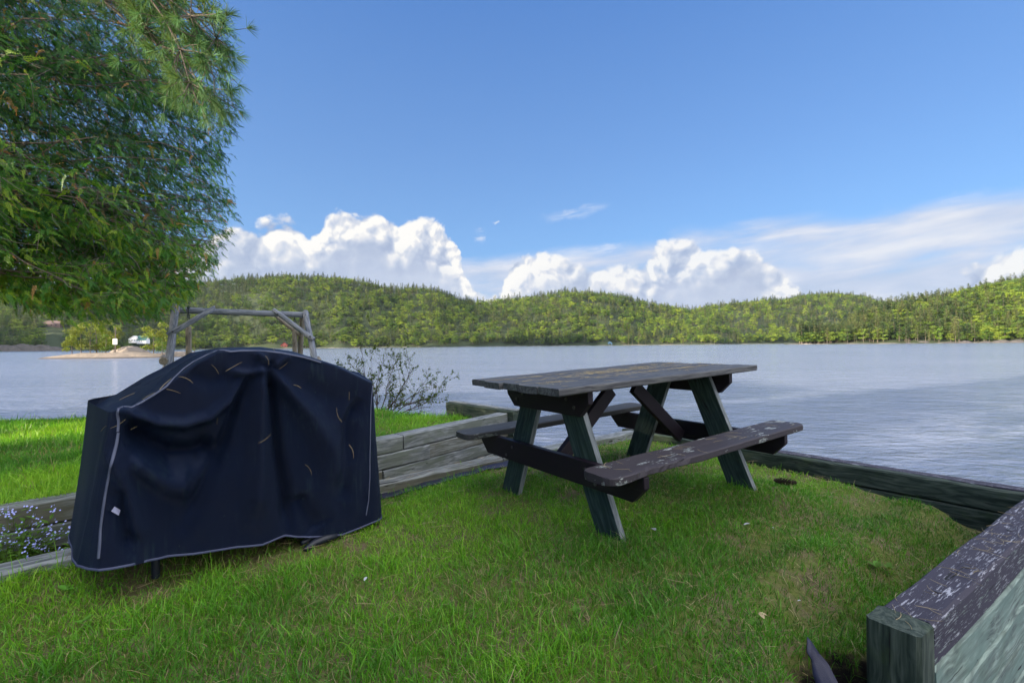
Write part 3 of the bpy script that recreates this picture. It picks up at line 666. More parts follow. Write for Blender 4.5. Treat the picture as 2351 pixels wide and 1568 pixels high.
# stand it upright: local x -> down
ax = Vector((0, 0, -1)); yy = -nRv; zz = ax.cross(yy)
Mp = Matrix((ax, yy, zz)).transposed().to_4x4(); Mp.translation = s0 + nRv * .002 + Vector((0, 0, .006)) + (zz * .125 if zz.dot(dR) < 0 else zz * 0) * 0
if zz.dot(dR) > 0: Mp.translation = Mp.translation
else: Mp.translation = Mp.translation - dR * .002 - dR * .125 - zz * 0 + (-zz) * 0
Mp.translation = s0 + nRv * .002 + Vector((0, 0, .004)) - dR * (.004 if zz.dot(dR) > 0 else .131)
po.matrix_basis = parent_inv(wallR) @ Mp
m_bolt, nt, out = material('rusty_bolt'); principled(nt, out, Base_Color=(.10, .09, .10), Roughness=.5, Metallic=.7)
for t in (.28, .62, 1.3):
    b = MB().add(tube([(0, 0, -.004), (0, 0, .003), (0, 0, .0035)], [.011, .011, .002], 10)).build('nail_head', m_bolt, wallR); b.matrix_basis = parent_inv(wallR) @ Matrix.Translation(s0 + dR * t + nRv * .01)
# wall along the water
q0 = Vector((1.25, 5.19, TB)); q1 = E_ + nRv * .06 - dR * .075; q1.z = TB
dB = (q1 - q0).normalized()
wallB = empty('timber_wall', q0 + Vector((0, 0, -.8)), 'dark mossy timber wall along the water behind the picnic table', 'retaining wall')
timber('top_timber', q0, q1, .145, .145, w_dark, wallB, 11, wear=.006, ch=.010)
cap = timber('cap_board', q0 + Vector((0, 0, .006)) + Vector((.025, .016, 0)), q1 + Vector((0, 0, .006)) + Vector((.025, .016, 0)) - dB * .02, .10, .012, w_top, wallB, 12, wear=.003, ch=.003)
for k in range(5): timber('timber', q0 + Vector((.004 * (k % 2), .004, -.148 * (k + 1))), q1 + Vector((.004 * (k % 2), .004, -.148 * (k + 1))) - dB * .01, .145, .145, w_dark, wallB, 14 + k, wear=.006)
# low edging timbers left of the table
low = [WZ(-90, 1307, TB), WZ(165, 1255, TB), WZ(871, 1096, TB), WZ(1130, 1044, TB), WZ(1452, 985, TB)]
edg = empty('timber_edging', low[1] + Vector((0, 0, -.2)), 'low grey brown rotting timber edging running behind the covered grill', 'garden edging')
offs = Vector((.055, -.05, 0))
segs = [(low[0] + Vector((-1.5, -1.5, 0)), low[1]), (low[1], low[2] * .62 + low[1] * .38), (low[2] * .62 + low[1] * .38, low[3]), (low[3], low[4])]
for i, (a, b) in enumerate(segs):
    dd = (b - a).normalized()
    timber('timber', a + offs + dd * .003, b + offs - dd * .003, .135, .105, (w_grey, w_grey, w_brown, w_grey)[i], edg, 21 + i, wear=.008, ch=.012)
    timber('lower_timber', a + offs * .95 + dd * .003 + Vector((0, 0, -.108)), b + offs * .95 - dd * .003 + Vector((0, 0, -.108)), .13, .10, w_brown, edg, 28 + i, wear=.008, ch=.012)
# upper wall
U0 = Vector((-3.9, .77, .955)); U1 = Vector((-1.95, 2.68, .96)); U2 = Vector((-1.01, 3.60, .995)); U3 = Vector((-.045, 4.67, 1.042))
wallU = empty('timber_wall', U2 + Vector((0, 0, -.4)), 'pale grey stacked timber wall holding up the lawn between grill and table', 'retaining wall')
uoff = Vector((.055, -.05, 0)) * .8
cr = [(U0, U1), (U1, U2 + (U3 - U2) * .12), (U2 + (U3 - U2) * .12, U3)]
for k in range(5):
    for i, (a, b) in enumerate(cr):
        dd = (b - a).normalized(); sh = (.0, .25, -.18, .1, -.1)[k] * (1 if i else 0)
        a2 = a + dd * (sh if i > 0 else 0); b2 = b + dd * ((.0, .25, -.18, .1, -.1)[k] if i < 2 else 0)
        if k in (2, 3) and i == 0: b2 = b2 - dd * .45
        if k in (2, 3) and i == 1: a2 = a2 + dd * .12
        z = -.118 * k if k else 0
        timber('top_timber' if k == 0 else 'timber', a2 + Vector((0, 0, z)) + uoff * (-.35 + (.06 if k % 2 else 0)) + dd * .003, b2 + Vector((0, 0, z)) + uoff * (-.35 + (.06 if k % 2 else 0)) - dd * .003, .13, .114, w_grey if (k + i) % 3 else w_brown, wallU, 40 + k * 3 + i, wear=.005, ch=.008)
lb = empty('timber_edging', WZ(1033, 928, 1.0), 'short dark timber at the water end of the upper lawn', 'garden edging')
a = WZ(1033, 922, 1.10); b = WZ(1186, 943, 1.06)
for k in range(3): timber('timber', a + Vector((0, 0, -.125 * k)), b + Vector((0, 0, -.125 * k)), .12, .12, w_dark, lb, 60 + k, wear=.005)
timber('cap_board', a + Vector((.02, .02, .008)), b + Vector((.02, .02, .008)), .09, .01, w_grey, lb, 66, wear=.003, ch=.002)
m_fabric, nt, out = material('landscape_fabric')
wv_ = nt.noise(nt.new('ShaderNodeTexCoord').outputs['Object'], 400, 2, .5)
principled(nt, out, Base_Color=(.016, .018, .045), Roughness=.5, Specular_IOR_Level=.4, Normal=bump(nt, wv_, .001))
def strip(path, w, name, label, cat, lift=.012, own=False):
    V = []; F = []; n = len(path)
    for i, p in enumerate(path):
        t = (path[min(i + 1, n - 1)] - path[max(i - 1, 0)]).normalized(); s = Vector((-t.y, t.x, 0))
        for k in range(4):
            q = p + s * (w * (k / 3 - .5)); q.z = float(ground_z(q.x, q.y)) + lift + .012 * mnoise.noise(q * 9) + (.015 if k == 3 else 0)
            if own: q.z = p.z + .03 * (k / 3 - .5) + .015 * mnoise.noise(q * 14)
            V.append(q)
    for i in range(n - 1):
        for k in range(3): F.append((i * 4 + k, i * 4 + k + 1, i * 4 + 5 + k, i * 4 + 4 + k))
    o = obj(name, mesh_from(name, [tuple(v) for v in V], F, [m_fabric], True)); sm = o.modifiers.new('thick', 'SOLIDIFY'); sm.thickness = .003; tag(o, label, cat); return o
fp = [low[2] * (1 - t) + low[3] * t + Vector((.145, -.14, 0)) for t in np.linspace(-.12, 1.35, 26)]
strip(fp, .06, 'landscape_fabric', 'dark blue landscape fabric showing under the rotting low timber', 'landscape fabric')
strip([WZ(1852, 1478, .71), WZ(1862, 1495, .69), WZ(1872, 1512, .67), WZ(1884, 1535, .65), WZ(1896, 1562, .63), WZ(1908, 1590, .61)], .075, 'landscape_fabric', 'loose purple blue plastic sheet in the pit beside the post', 'landscape fabric', .02, True)

# ------------------------------------------------------------------ picnic table
uW = Vector((.82172, .56896, .03254)).normalized(); yW = Vector((-.56926, .82216, .0002)); wW = uW.cross(yW).normalized(); yW = wW.cross(uW)
O = Vector((-.0167, 2.5529, 1.4927))
TL, TW_, tk, ta_, S_, e_, Sb, Sh, q_, rh, Q_, re_, Qb, v1_, v2_, H_ = 1.779, .828, .037, .2297, .3668, .065, .2936, .1378, .4004, .1294, .7072, .0538, .6337, .5128, .7186, .77
tb = empty('picnic_table', (0, 0, 0), 'weathered wooden picnic table with peeling benches beside the lake', 'picnic table')
MT = Matrix((uW, yW, wW)).transposed().to_4x4(); MT.translation = O + uW * (TL / 2) - wW * H_
tb.matrix_basis = MT
def tpart(name, V, F, mat, loc=(0, 0, 0), rot=(0, 0, 0), label=None):
    o = obj(name, mesh_from(name, V, F, mat if isinstance(mat, list) else [mat]), tb, loc, rot)
    if label: o['label'] = label
    return o
def X_(u): return u - TL / 2
# tabletop: five boards with uneven ends
V = []; F = []; bwid = (TW_ - 4 * .007) / 5
for i in range(5):
    off = [.006, -.004, .012, .002, 0][i]; v, f = bar_mesh(TL + [-.004, .006, -.012, .003, 0][i], bwid, tk, 80 + i, .0028, .006, seg=.06)
    yc = TW_ / 2 - bwid / 2 - i * (bwid + .007)
    o0 = len(V); V += [(p[0] - TL / 2 + off - .005 * (i % 2), p[1] + yc, p[2] + H_ - .002 * (i % 2)) for p in v]; F += [tuple(a + o0 for a in q) for q in f]
tpart('tabletop', V, F, t_top)
def extr(poly, x0, x1):
    """extrude a (y,z) polygon along x"""
    n = len(poly); V = [(x0, y, z) for y, z in poly] + [(x1, y, z) for y, z in poly]
    return V, [tuple(range(n))[::-1], tuple(range(n, 2 * n))] + [(i, (i + 1) % n, n + (i + 1) % n, n + i) for i in range(n)]
def bevobj(o, w=.004):
    m = o.modifiers.new('bevel', 'BEVEL'); m.width = w; m.segments = 2; m.limit_method = 'ANGLE'; return o
for s in (0, 1):
    x0 = X_(ta_) if s == 0 else X_(TL - ta_ - tk)
    top = H_ - tk - .001
    def swapxy(VF):   # so the grain (local x) runs along the board: build along x, rotate 90 deg
        V, F = VF; return [(y, -x, z) for x, y, z in V], F
    poly = [(-S_, top), (S_, top), (S_, top - e_), (Sb, top - Sh), (-Sb, top - Sh), (-S_, top - e_)]
    V, F = swapxy(extr(poly, 0, tk)); o = tpart('top_support', V, F, t_paint, (x0, 0, 0), (0, 0, math.pi / 2)); o.location = (x0, 0, 0); bevobj(o)
    poly = [(-Q_, H_ - q_), (Q_, H_ - q_), (Q_, H_ - q_ - re_), (Qb, H_ - q_ - rh), (-Qb, H_ - q_ - rh), (-Q_, H_ - q_ - re_)]
    V, F = swapxy(extr(poly, 0, tk)); o = tpart('seat_support', V, F, t_paint, (x0, 0, 0), (0, 0, math.pi / 2)); bevobj(o)
    xl = X_(ta_ + tk + .001) if s == 0 else X_(TL - ta_ - 2 * tk - .001)
    for sg in (-1, 1):
        # leg as a slanting board with horizontal cut feet
        zt, zb = H_ - tk - .003, -.035
        def vo(z): return (.229 + (H_ - .04 - z) * .413)
        sl = math.atan(.413); Lg = (zt - zb) / math.cos(sl); wd = .178 * math.cos(sl)
        # local frame: x along the leg downwards, y across, z thickness
        P4 = [(vo(zt), zt), (vo(zb), zb), (vo(zb) - .178, zb), (vo(zt) - .178, zt)]
        a0 = Vector((0, sg * (vo(zt) - .089), zt)); d = Vector((0, sg * math.sin(sl), -math.cos(sl))); thick = Vector((1, 0, 0)); w2 = thick.cross(d)
        Ml = Matrix((d, w2, thick)).transposed()
        V = []
        for dx_ in (0, tk):
            for (y, z) in P4:
                r = Vector((dx_, sg * y, z)) - a0; V.append(tuple(Ml.transposed() @ r))
        F = [(0, 1, 2, 3), (7, 6, 5, 4), (0, 4, 5, 1), (1, 5, 6, 2), (2, 6, 7, 3), (3, 7, 4, 0)]
        if sg < 0: F = [f[::-1] for f in F]
        me = mesh_from('leg', V, F, [t_leg, t_edge], False, [0, 0, 1, 1, 1, 1])
        o = obj('leg', me, tb); M4 = Ml.to_4x4(); M4.translation = a0 + Vector((xl, 0, 0)); o.matrix_basis = M4; bevobj(o)
    # diagonal brace
    za, zb2 = H_ - tk - .003, H_ - q_ - .075; xa = (-.10 if s == 0 else .10); xb = (X_(ta_ + tk) if s == 0 else X_(TL - ta_ - tk))
    d = Vector((xb - xa, 0, zb2 - za)); L = d.length; d.normalize(); sgn = 1 if s == 0 else -1
    V, F = bar_mesh(L - .055, .037, .09, 90 + s, .001, .004, seg=.1)
    y = Vector((0, 1, 0)); z = d.cross(y)
    o = obj('brace', mesh_from('brace', V, F, [t_paint]), tb); M4 = Matrix((d, y, z)).transposed().to_4x4(); M4.translation = Vector((xa, 0, za)) + (z * .09 if z.z < 0 else z * 0) + d * .05; o.matrix_basis = M4
for (bx_, by_, bz_) in [(X_(ta_) , sg_ * v_, z_) for sg_ in (-1, 1) for v_, z_ in ((.33, .33), (.40, .27), (.20, .68), (.26, .64))]:
    V, F = tube([(0, 0, 0), (-.005, 0, 0), (-.0055, 0, 0)], [.010, .010, .003], 8); tpart('bolt', V, F, m_bolt, (bx_, by_, bz_))
def seat_mesh(L, w, h, seed, r=.055, chip=None):
    """plank with rounded corners; x 0..L"""
    xs = np.concatenate([np.linspace(0, r, 7)[:-1] ** 1, np.linspace(r, L - r, 60), np.linspace(L - r, L, 7)[1:]])
    V = []; F = []; rows = 9; off = seed * 7.3
    for x in xs:
        e = min(x, L - x); hw = w / 2 if e >= r else w / 2 - r + math.sqrt(max(0, r * r - (r - e) ** 2))
        ring = [(-hw + .005, 0)] + [(-hw + 2 * hw * k / 6, 0) for k in range(1, 6)] + [(hw - .005, 0), (hw, -.005), (hw, -h + .005), (hw - .005, -h), (-hw + .005, -h), (-hw, -h + .005), (-hw, -.005)]
        for (y, z) in ring:
            q = mnoise.noise_vector(Vector((x * 4 + off, y * 20, z * 20))) * .0025
            yy_ = y + q.y; zz_ = z + q.z
            if chip and chip[0] < x < chip[1] and y * chip[2] > hw * .75:
                k = math.sin(math.pi * (x - chip[0]) / (chip[1] - chip[0])) ** .6; nn = abs(mnoise.noise(Vector((x * 22, z * 60, 3)))) + .35
                yy_ -= chip[2] * .022 * k * nn; zz_ -= (.010 * k * nn if z > -.01 else -.006 * k * nn)
            V.append((x, yy_, zz_))
    m = 13
    for i in range(len(xs) - 1):
        for j in range(m): F.append((i * m + j, i * m + (j + 1) % m, (i + 1) * m + (j + 1) % m, (i + 1) * m + j))
    F.append(tuple(range(m))[::-1]); F.append(tuple((len(xs) - 1) * m + j for j in range(m)))
    return V, F
for sg, mt, lab in ((-1, t_seat, 'purple brown bench seat with large peeled pale patches'), (1, t_seat2, 'dull grey green bench seat on the lake side')):
    V, F = seat_mesh(TL - .03, v2_ - v1_, tk, 3 + sg, chip=(.12, .62, -1) if sg < 0 else None)
    tpart('seat', V, F, mt, (X_(.018), sg * (v1_ + v2_) / 2, H_ - q_ + tk + .001), label=lab)

# ------------------------------------------------------------------ grill under its cover
from mathutils.bvhtree import BVHTree
FL = np.array([-1.62, 1.935]); fd = np.array([.745, .667]); bd = np.array([-.667, .745]); CW, CD = 1.105, .40
def zc(px_z):            # (s, z_rel) lists
    return [p[0] for p in px_z], [p[1] + CAMZ for p in px_z]
ftop = zc([(-.12, -.27), (0, -.245), (.05, -.235), (.187, -.13), (.27, -.062), (.353, -.008), (.45, -.006), (.6, -.018), (.75, -.045), (.9, -.098), (1.1, -.198), (1.2, -.21)])
btop = zc([(-.12, -.285), (-.09, -.275), (0, -.222), (.113, -.135), (.2955, -.020), (.426, .004), (.625, .008), (.79, -.018), (.932, -.066), (1.159, -.146), (1.25, -.16)])
hemz = zc([(-.2, -.872), (-.06, -.835), (.0, -.855), (.25, -.905), (.42, -.925), (.524, -.945), (.60, -.930), (.627, -.930), (.70, -.958), (.80, -.985), (.909, -1.0), (1.0, -.99), (1.083, -.975), (1.25, -.99)])
def w2px(P):
    R = np.array([_R, _F, _U]); v = (np.asarray(P) - np.array([0, 0, CAMZ])) @ R     # world -> camera frame (columns R,F,U in camera coordinates)
    return None
Bm = np.array([list(_R), list(_F), list(_U)])    # world = Bm @ cam
def to_px(P):
    c = (np.asarray(P) - np.array([0, 0, CAMZ])) @ Bm
    return 1175.5 + 1079 * c[..., 0] / c[..., 1], 784 - 1079 * c[..., 2] / c[..., 1]
def seg_dist(px, py, path):
    best = np.full(px.shape, 1e9); par = np.zeros(px.shape); n = len(path) - 1
    for i in range(n):
        ax, ay = path[i]; bx, by = path[i + 1]; dx_, dy_ = bx - ax, by - ay; t = np.clip(((px - ax) * dx_ + (py - ay) * dy_) / (dx_ * dx_ + dy_ * dy_), 0, 1)
        d = np.hypot(px - ax - t * dx_, py - ay - t * dy_); k = d < best; best = np.where(k, d, best); par = np.where(k, (i + t) / n, par)
    return best, par
def fold(zx, zy, path, w, amp, taper=True):
    d, t = seg_dist(zx, zy, path); ww = w[0] + (w[1] - w[0]) * t
    a = amp * (np.exp(-(d / ww) ** 2)); 
    return a * (np.clip(t * 6, .15, 1) * np.clip((1 - t) * 6 + .25, 0, 1) if taper else 1)
def make_cover():
    npr = 420; rc = .035
    # outline of a rounded rectangle, param by arclength; s along width, q depth
    per = 2 * (CW + CD); u = np.linspace(0, per, npr, endpoint=False); S = np.zeros(npr); Qd = np.zeros(npr); NS = np.zeros(npr); NQ = np.zeros(npr)
    for i, a in enumerate(u):
        if a < CW: S[i], Qd[i], NS[i], NQ[i] = a, 0, 0, -1
        elif a < CW + CD: S[i], Qd[i], NS[i], NQ[i] = CW, a - CW, 1, 0
        elif a < 2 * CW + CD: S[i], Qd[i], NS[i], NQ[i] = CW - (a - CW - CD), CD, 0, 1
        else: S[i], Qd[i], NS[i], NQ[i] = 0, CD - (a - 2 * CW - CD), -1, 0
    # round the corners by smoothing
    def sm(a, k=9):
        w = np.hanning(k + 2)[1:-1]; w /= w.sum(); return np.convolve(np.concatenate([a[-k:], a, a[:k]]), w, 'same')[k:-k]
    S, Qd, NS, NQ = sm(S), sm(Qd), sm(NS), sm(NQ); nl = np.hypot(NS, NQ); NS /= nl; NQ /= nl
    leftness = np.clip(1 - S / .16, 0, 1); backness = Qd / CD
    V = []; rings = 0
    def top_z(s, q): k = np.clip(q / CD, 0, 1); return np.interp(s, *ftop) * (1 - k) + np.interp(s, *btop) * k
    NT_ = 90
    zt = top_z(S, Qd); hz = np.interp(S, *hemz) + .02 * backness
    zt_l = zt
    for j in range(NT_ + 1):
        t = j / NT_; z = zt - .012 - (zt - .012 - hz) * t
        fl = .012 + .035 * t ** 1.3 + leftness * (.055 * t + .02) + .02 * np.clip(S - 1.0, 0, 1) * 10 * t * .5
        fl = fl + leftness * backness * .07 * (1 - t * .35)
        fl = fl + .010 * np.sin(u * 21 + 2) * t ** 2 * (Qd > .02)
        s = S + NS * fl; q = Qd + NQ * fl
        V.append(np.stack([FL[0] + fd[0] * s + bd[0] * q, FL[1] + fd[1] * s + bd[1] * q, z], 1))
    W0 = np.array(V[::-1])      # hem first
    base = V[0]
    ringsv = list(V[::-1])
    for ins, drop in ((.008, .0035), (.018, .0), (.035, 0), (.06, 0), (.09, 0), (.12, 0), (.15, 0), (.175, 0), (.193, 0)):
        s = np.clip(S, ins, CW - ins) ; q = np.clip(Qd, ins, CD - ins); k = 1 - ins / .2
        fl = (.012 + leftness * .02 + leftness * backness * .07) * k
        s = s + NS * fl; q = q + NQ * fl
        z = top_z(s, q) - drop - .008 * math.sin(math.pi * min(1, ins / .2)) * 1.
        ringsv.append(np.stack([FL[0] + fd[0] * s + bd[0] * q, FL[1] + fd[1] * s + bd[1] * q, z], 1))
    A = np.array(ringsv)        # rings, npr, 3
    # folds: pushed along the local normal, placed by where they are on the front
    X, Y = to_px(A.reshape(-1, 3)); zx = ((X - 122.4) / .3749).reshape(A.shape[:2]); zy = ((Y - 759.2) / .3749).reshape(A.shape[:2])
    front = np.clip(1 - Qd / .06, 0, 1)[None, :] * np.ones(A.shape[0])[:, None]; front[NT_ + 3:] *= .35
    d = np.zeros(A.shape[:2])
    d += fold(zx, zy, [(1270, 200), (1262, 450), (1255, 800), (1240, 1150)], (22, 75), .030)
    d += fold(zx, zy, [(1335, 235), (1440, 380), (1570, 520), (1690, 700), (1800, 1000)], (18, 110), .030)
    d += fold(zx, zy, [(1315, 240), (1350, 400), (1372, 700), (1420, 1000), (1440, 1230)], (16, 42), -.034)
    d += fold(zx, zy, [(1215, 250), (1130, 420), (1060, 640), (1010, 800), (900, 1000), (800, 1180)], (20, 55), -.026)
    d += fold(zx, zy, [(1190, 240), (1070, 430), (950, 530), (800, 575), (640, 565), (500, 520), (410, 470)], (30, 34), .026)
    d += fold(zx, zy, [(430, 560), (560, 690), (720, 770), (880, 760), (1010, 700)], (70, 85), -.052)
    d += fold(zx, zy, [(450, 760), (620, 880), (720, 940), (840, 960)], (60, 85), .028)
    d += fold(zx, zy, [(330, 700), (420, 900), (480, 1080), (520, 1300)], (30, 70), .020)
    d += fold(zx, zy, [(400, 950), (430, 1120), (470, 1330)], (22, 46), -.026)
    d += fold(zx, zy, [(1900, 400), (1820, 560), (1790, 800), (1770, 1050)], (30, 60), -.026)
    d += fold(zx, zy, [(1480, 1000), (1560, 1150), (1620, 1230)], (60, 90), -.024)
    d += fold(zx, zy, [(1340, 225), (1290, 170), (1230, 135)], (14, 26), .014)
    d += fold(zx, zy, [(1345, 225), (1400, 180), (1450, 150)], (14, 26), .014)
    d += fold(zx, zy, [(1330, 235), (1180, 262), (1080, 250)], (16, 26), .016)
    d += fold(zx, zy, [(1330, 180), (1330, 240)], (18, 26), -.016)
    d += fold(zx, zy, [(820, 250), (960, 300), (1080, 270)], (60, 60), -.012)
    d += fold(zx, zy, [(1500, 250), (1620, 380), (1740, 430), (1880, 400)], (60, 80), -.012)
    d += (fbm(zx / 160. + 5, zy / 260. + 5, 6, 3) - .45) * .012
    nrm3 = np.stack([NS[None] * fd[0] + NQ[None] * bd[0] + 0 * d, NS[None] * fd[1] + NQ[None] * bd[1] + 0 * d, 0 * d], -1)
    A = A + nrm3 * (d * front * 2.05)[..., None]
    # back and side waviness
    bw_ = (1 - front) * .012 * np.sin(u * 16)[None, :] * np.linspace(1, 0, A.shape[0])[:, None]
    A = A + nrm3 * bw_[..., None]
    nr = A.shape[0]; I = np.arange(nr * npr).reshape(nr, npr); J = np.roll(I, -1, 1)
    F = np.stack([I[:-1], J[:-1], J[1:], I[1:]], -1).reshape(-1, 4)
    Vv = A.reshape(-1, 3); capc = Vv[-npr:].mean(0)
    # close the top with a strip across the spine
    last = I[-1]; capf = [tuple(int(i) for i in last)]
    return Vv, F, last
m_cover, nt, out = material('cover_cloth')
geo = nt.new('ShaderNodeNewGeometry'); pos = geo.outputs['Position']
wv1 = nt.new('ShaderNodeTexWave', {'Vector': pos, 'Scale': 160., 'Distortion': .6}, bands_direction='Z').outputs[1]
sp = nt.noise(pos, 95, 3, .7); pat = nt.noise(pos, 3.3, 4, .6); strk = nt.noise(nt.scl(pos, (18, 18, 1.4)), 3.2, 5, .65)
colc = nt.mix(pat, (.0016, .005, .020), (.003, .009, .033))
fade = nt.ss(nt.m('ADD', nt.m('MULTIPLY', strk, .6), nt.m('MULTIPLY', pat, .4)), .52, .70)
colc = nt.mix(nt.m('MULTIPLY', fade, .55), colc, (.022, .042, .055))
spk = nt.m('MULTIPLY', nt.ss(sp, .70, .76), nt.ss(nt.noise(pos, 5, 3, .6), .47, .62))
colc = nt.mix(nt.m('MULTIPLY', spk, .9), colc, (.13, .19, .12))
principled(nt, out, Base_Color=colc, Roughness=.55, Specular_IOR_Level=.18, Sheen_Weight=.04, Sheen_Tint=(.3, .5, 1.), Normal=bump(nt, nt.m('ADD', wv1, nt.m('MULTIPLY', nt.noise(pos, 8, 3, .6), 3)), .0012))
grill = empty('grill', (-1.2, 2.45, .68), 'grill hidden beneath the navy cover, only its leg and pedal showing', 'grill')
cover = empty('grill_cover', (FL[0] + .5 * fd[0] + .2 * bd[0], FL[1] + .5 * fd[1] + .2 * bd[1], .70), 'dark navy blue fabric cover with grey piping draped over a wide grill', 'grill cover')
Vv, F, last = make_cover()
cloc = np.array(cover.location)
mc = mesh_from('cloth', Vv - cloc, [F, last[None, :]], [m_cover], True)
cl = obj('cloth', mc, cover)
bvh = BVHTree.FromPolygons([tuple(v) for v in Vv], [tuple(int(i) for i in f) for f in F] + [tuple(int(i) for i in last)])
cpos = Vector((0, 0, CAMZ))
def hit(px, py):
    d = (W(px, py, 1.) - cpos).normalized(); r = bvh.ray_cast(cpos, d); return r
def zpx(p): return (122.4 + .3749 * p[0], 759.2 + .3749 * p[1])
def dens(path, n=12):
    o = []
    for i in range(len(path) - 1):
        for k in range(n): t = k / n; o.append((path[i][0] * (1 - t) + path[i + 1][0] * t, path[i][1] * (1 - t) + path[i + 1][1] * t))
    return o + [path[-1]]
m_pipe, nt, out = material('grey_piping'); ob = nt.new('ShaderNodeTexCoord').outputs['Object']; n_ = nt.noise(ob, 30, 4, .6)
principled(nt, out, Base_Color=nt.mix(n_, (.045, .055, .10), (.105, .12, .185)), Roughness=.7)
def ribbon(path, w, name='piping', parent=cover, mat=None, lift=.0035, loc0=None):
    P = []
    for p in dens(path):
        r = hit(*zpx(p))
        if r[0] is not None: P.append((r[0], r[1] if r[1].dot(cpos - r[0]) > 0 else -r[1]))
    if len(P) < 3: return None
    # smooth positions
    Q = [P[i][0] * .5 + (P[max(i - 1, 0)][0] + P[min(i + 1, len(P) - 1)][0]) * .25 for i in range(len(P))]
    V = []; F = []
    for i in range(len(Q)):
        t = (Q[min(i + 1, len(Q) - 1)] - Q[max(i - 1, 0)]).normalized(); n = P[i][1]; s = n.cross(t).normalized(); ww = w * (1 + .25 * mnoise.noise(Q[i] * 12))
        for a, l in ((-.5, .0), (-.42, 1), (.42, 1), (.5, .0)): V.append(tuple(Q[i] + s * a * ww + n * (lift * l + .0005) - Vector(cloc)))
    for i in range(len(Q) - 1):
        for k in range(3): F.append((i * 4 + k, i * 4 + k + 1, i * 4 + 5 + k, i * 4 + 4 + k))
    return obj(name, mesh_from(name, V, F, [mat or m_pipe], True), parent)
ribbon([(395, 620), (400, 560), (393, 510), (400, 478), (430, 466), (480, 471), (540, 440), (620, 392), (690, 345), (740, 290), (800, 232), (860, 190), (940, 150), (1010, 120), (1050, 122), (1085, 130), (1150, 124), (1260, 124), (1330, 130), (1400, 138), (1550, 168), (1640, 196)], .010)
ribbon([(398, 622), (388, 690), (370, 760), (352, 830), (340, 900), (322, 990), (310, 1070), (298, 1150), (290, 1220), (286, 1300), (278, 1395)], .010)
ribbon([(1955, 335), (1948, 400), (1944, 480), (1941, 640), (1938, 800), (1938, 900), (1930, 1040), (1915, 1130)], .005)
# hem band follows the lower edge of the mesh
npr = 420
hemV = []; hemF = []
ring0 = Vv[:npr]; ring1 = Vv[npr:2 * npr]
for i in range(npr + 1):
    a = Vector(ring0[i % npr]); u_ = (Vector(ring1[i % npr]) - a).normalized(); t = (Vector(ring0[(i + 1) % npr]) - Vector(ring0[(i - 1) % npr])).normalized(); n = t.cross(u_)
    c = Vector((FL[0] + fd[0] * .55 + bd[0] * .2, FL[1] + fd[1] * .55 + bd[1] * .2, a.z))
    if n.dot(a - c) < 0: n = -n
    for (h_, l) in ((-.001, .001), (.0, .003), (.008, .003), (.009, .0005)): hemV.append(tuple(a + u_ * h_ + n * l - Vector(cloc)))
for i in range(npr):
    for k in range(3): hemF.append((i * 4 + k, i * 4 + k + 1, i * 4 + 5 + k, i * 4 + 4 + k))
m_hem, nt, out = material('hem_tape'); principled(nt, out, Base_Color=(.05, .06, .12), Roughness=.7)
obj('hem', mesh_from('hem', hemV, hemF, [m_hem], True), cover)
m_tagm, nt, out = material('label_cloth'); principled(nt, out, Base_Color=(.32, .33, .50), Roughness=.7)
def patch(pts_, name, mat, parent=cover, lift=.006):
    V = []
    for p in pts_:
        r = hit(*zpx(p)); n = r[1] if r[1].dot(cpos - r[0]) > 0 else -r[1]; V.append(r[0] + n * lift)
    c = sum(V, Vector()) / len(V); nn = (V[1] - V[0]).cross(V[2] - V[0]).normalized()
    if nn.dot(cpos - c) < 0: nn = -nn
    VV = [tuple(v - Vector(cloc)) for v in V] + [tuple(v + nn * .0015 - Vector(cloc)) for v in V]; m = len(V)
    return obj(name, mesh_from(name, VV, [tuple(range(m)), tuple(range(m, 2 * m))[::-1]] + [(i, (i + 1) % m, m + (i + 1) % m, m + i) for i in range(m)], [mat]), parent)
patch([(355, 1103), (377, 1074), (400, 1098), (389, 1131)], 'care_label', m_tagm)
patch([(322, 1058), (362, 1068), (360, 1100), (324, 1096)], 'strap', m_cover)
patch([(1915, 958), (1928, 955), (1925, 1005), (1897, 1010)], 'strap', m_cover)
# a pucker of cloth at the back right
pk = obj('vent_flap', mesh_from('vent_flap', *(lambda a, b, c, d: ([tuple(Vector(q) - Vector(cloc)) for q in (a, b, c, d, a + Vector((.02, .02, -.01)), b + Vector((.03, .03, -.01)), c + Vector((.02, .02, -.01)))], [(0, 1, 4), (1, 5, 4), (1, 2, 5), (2, 6, 5), (0, 3, 1), (1, 3, 2)]))(W(791, 855, 3.02), W(809, 852, 3.02), W(852, 877, 2.98), W(822, 868, 2.95)), [m_cover]), cover)
m_iron, nt, out = material('black_iron'); principled(nt, out, Base_Color=(.012, .016, .028), Roughness=.45)
gl = Vector(grill.location)
def gcyl(name, path, r, n=12):
    V, F = tube([Vector(p) - gl for p in path], r, n); return obj(name, mesh_from(name, V, F, [m_iron], False), grill)
for (s, q) in ((.13, .13), (.95, .13), (.13, .30), (.95, .30)):
    x, y = FL + fd * s + bd * q; g0 = float(ground_z(x, y)); gcyl('leg', [(x, y, g0 - .02), (x, y, g0 + .01), (x, y, 1.3)], [.017, .0165, .0165])
a = FL + fd * .3 + bd * .17; b = FL + fd * .85 + bd * .17; c = FL + fd * .85 + bd * .31; d_ = FL + fd * .3 + bd * .31
V = [tuple(Vector((p[0], p[1], z)) - gl) for z in (1.05, 1.32) for p in (a, b, c, d_)]
obj('firebox', mesh_from('firebox', V, [(3, 2, 1, 0), (4, 5, 6, 7), (0, 1, 5, 4), (1, 2, 6, 5), (2, 3, 7, 6), (3, 0, 4, 7)], [m_iron]), grill)
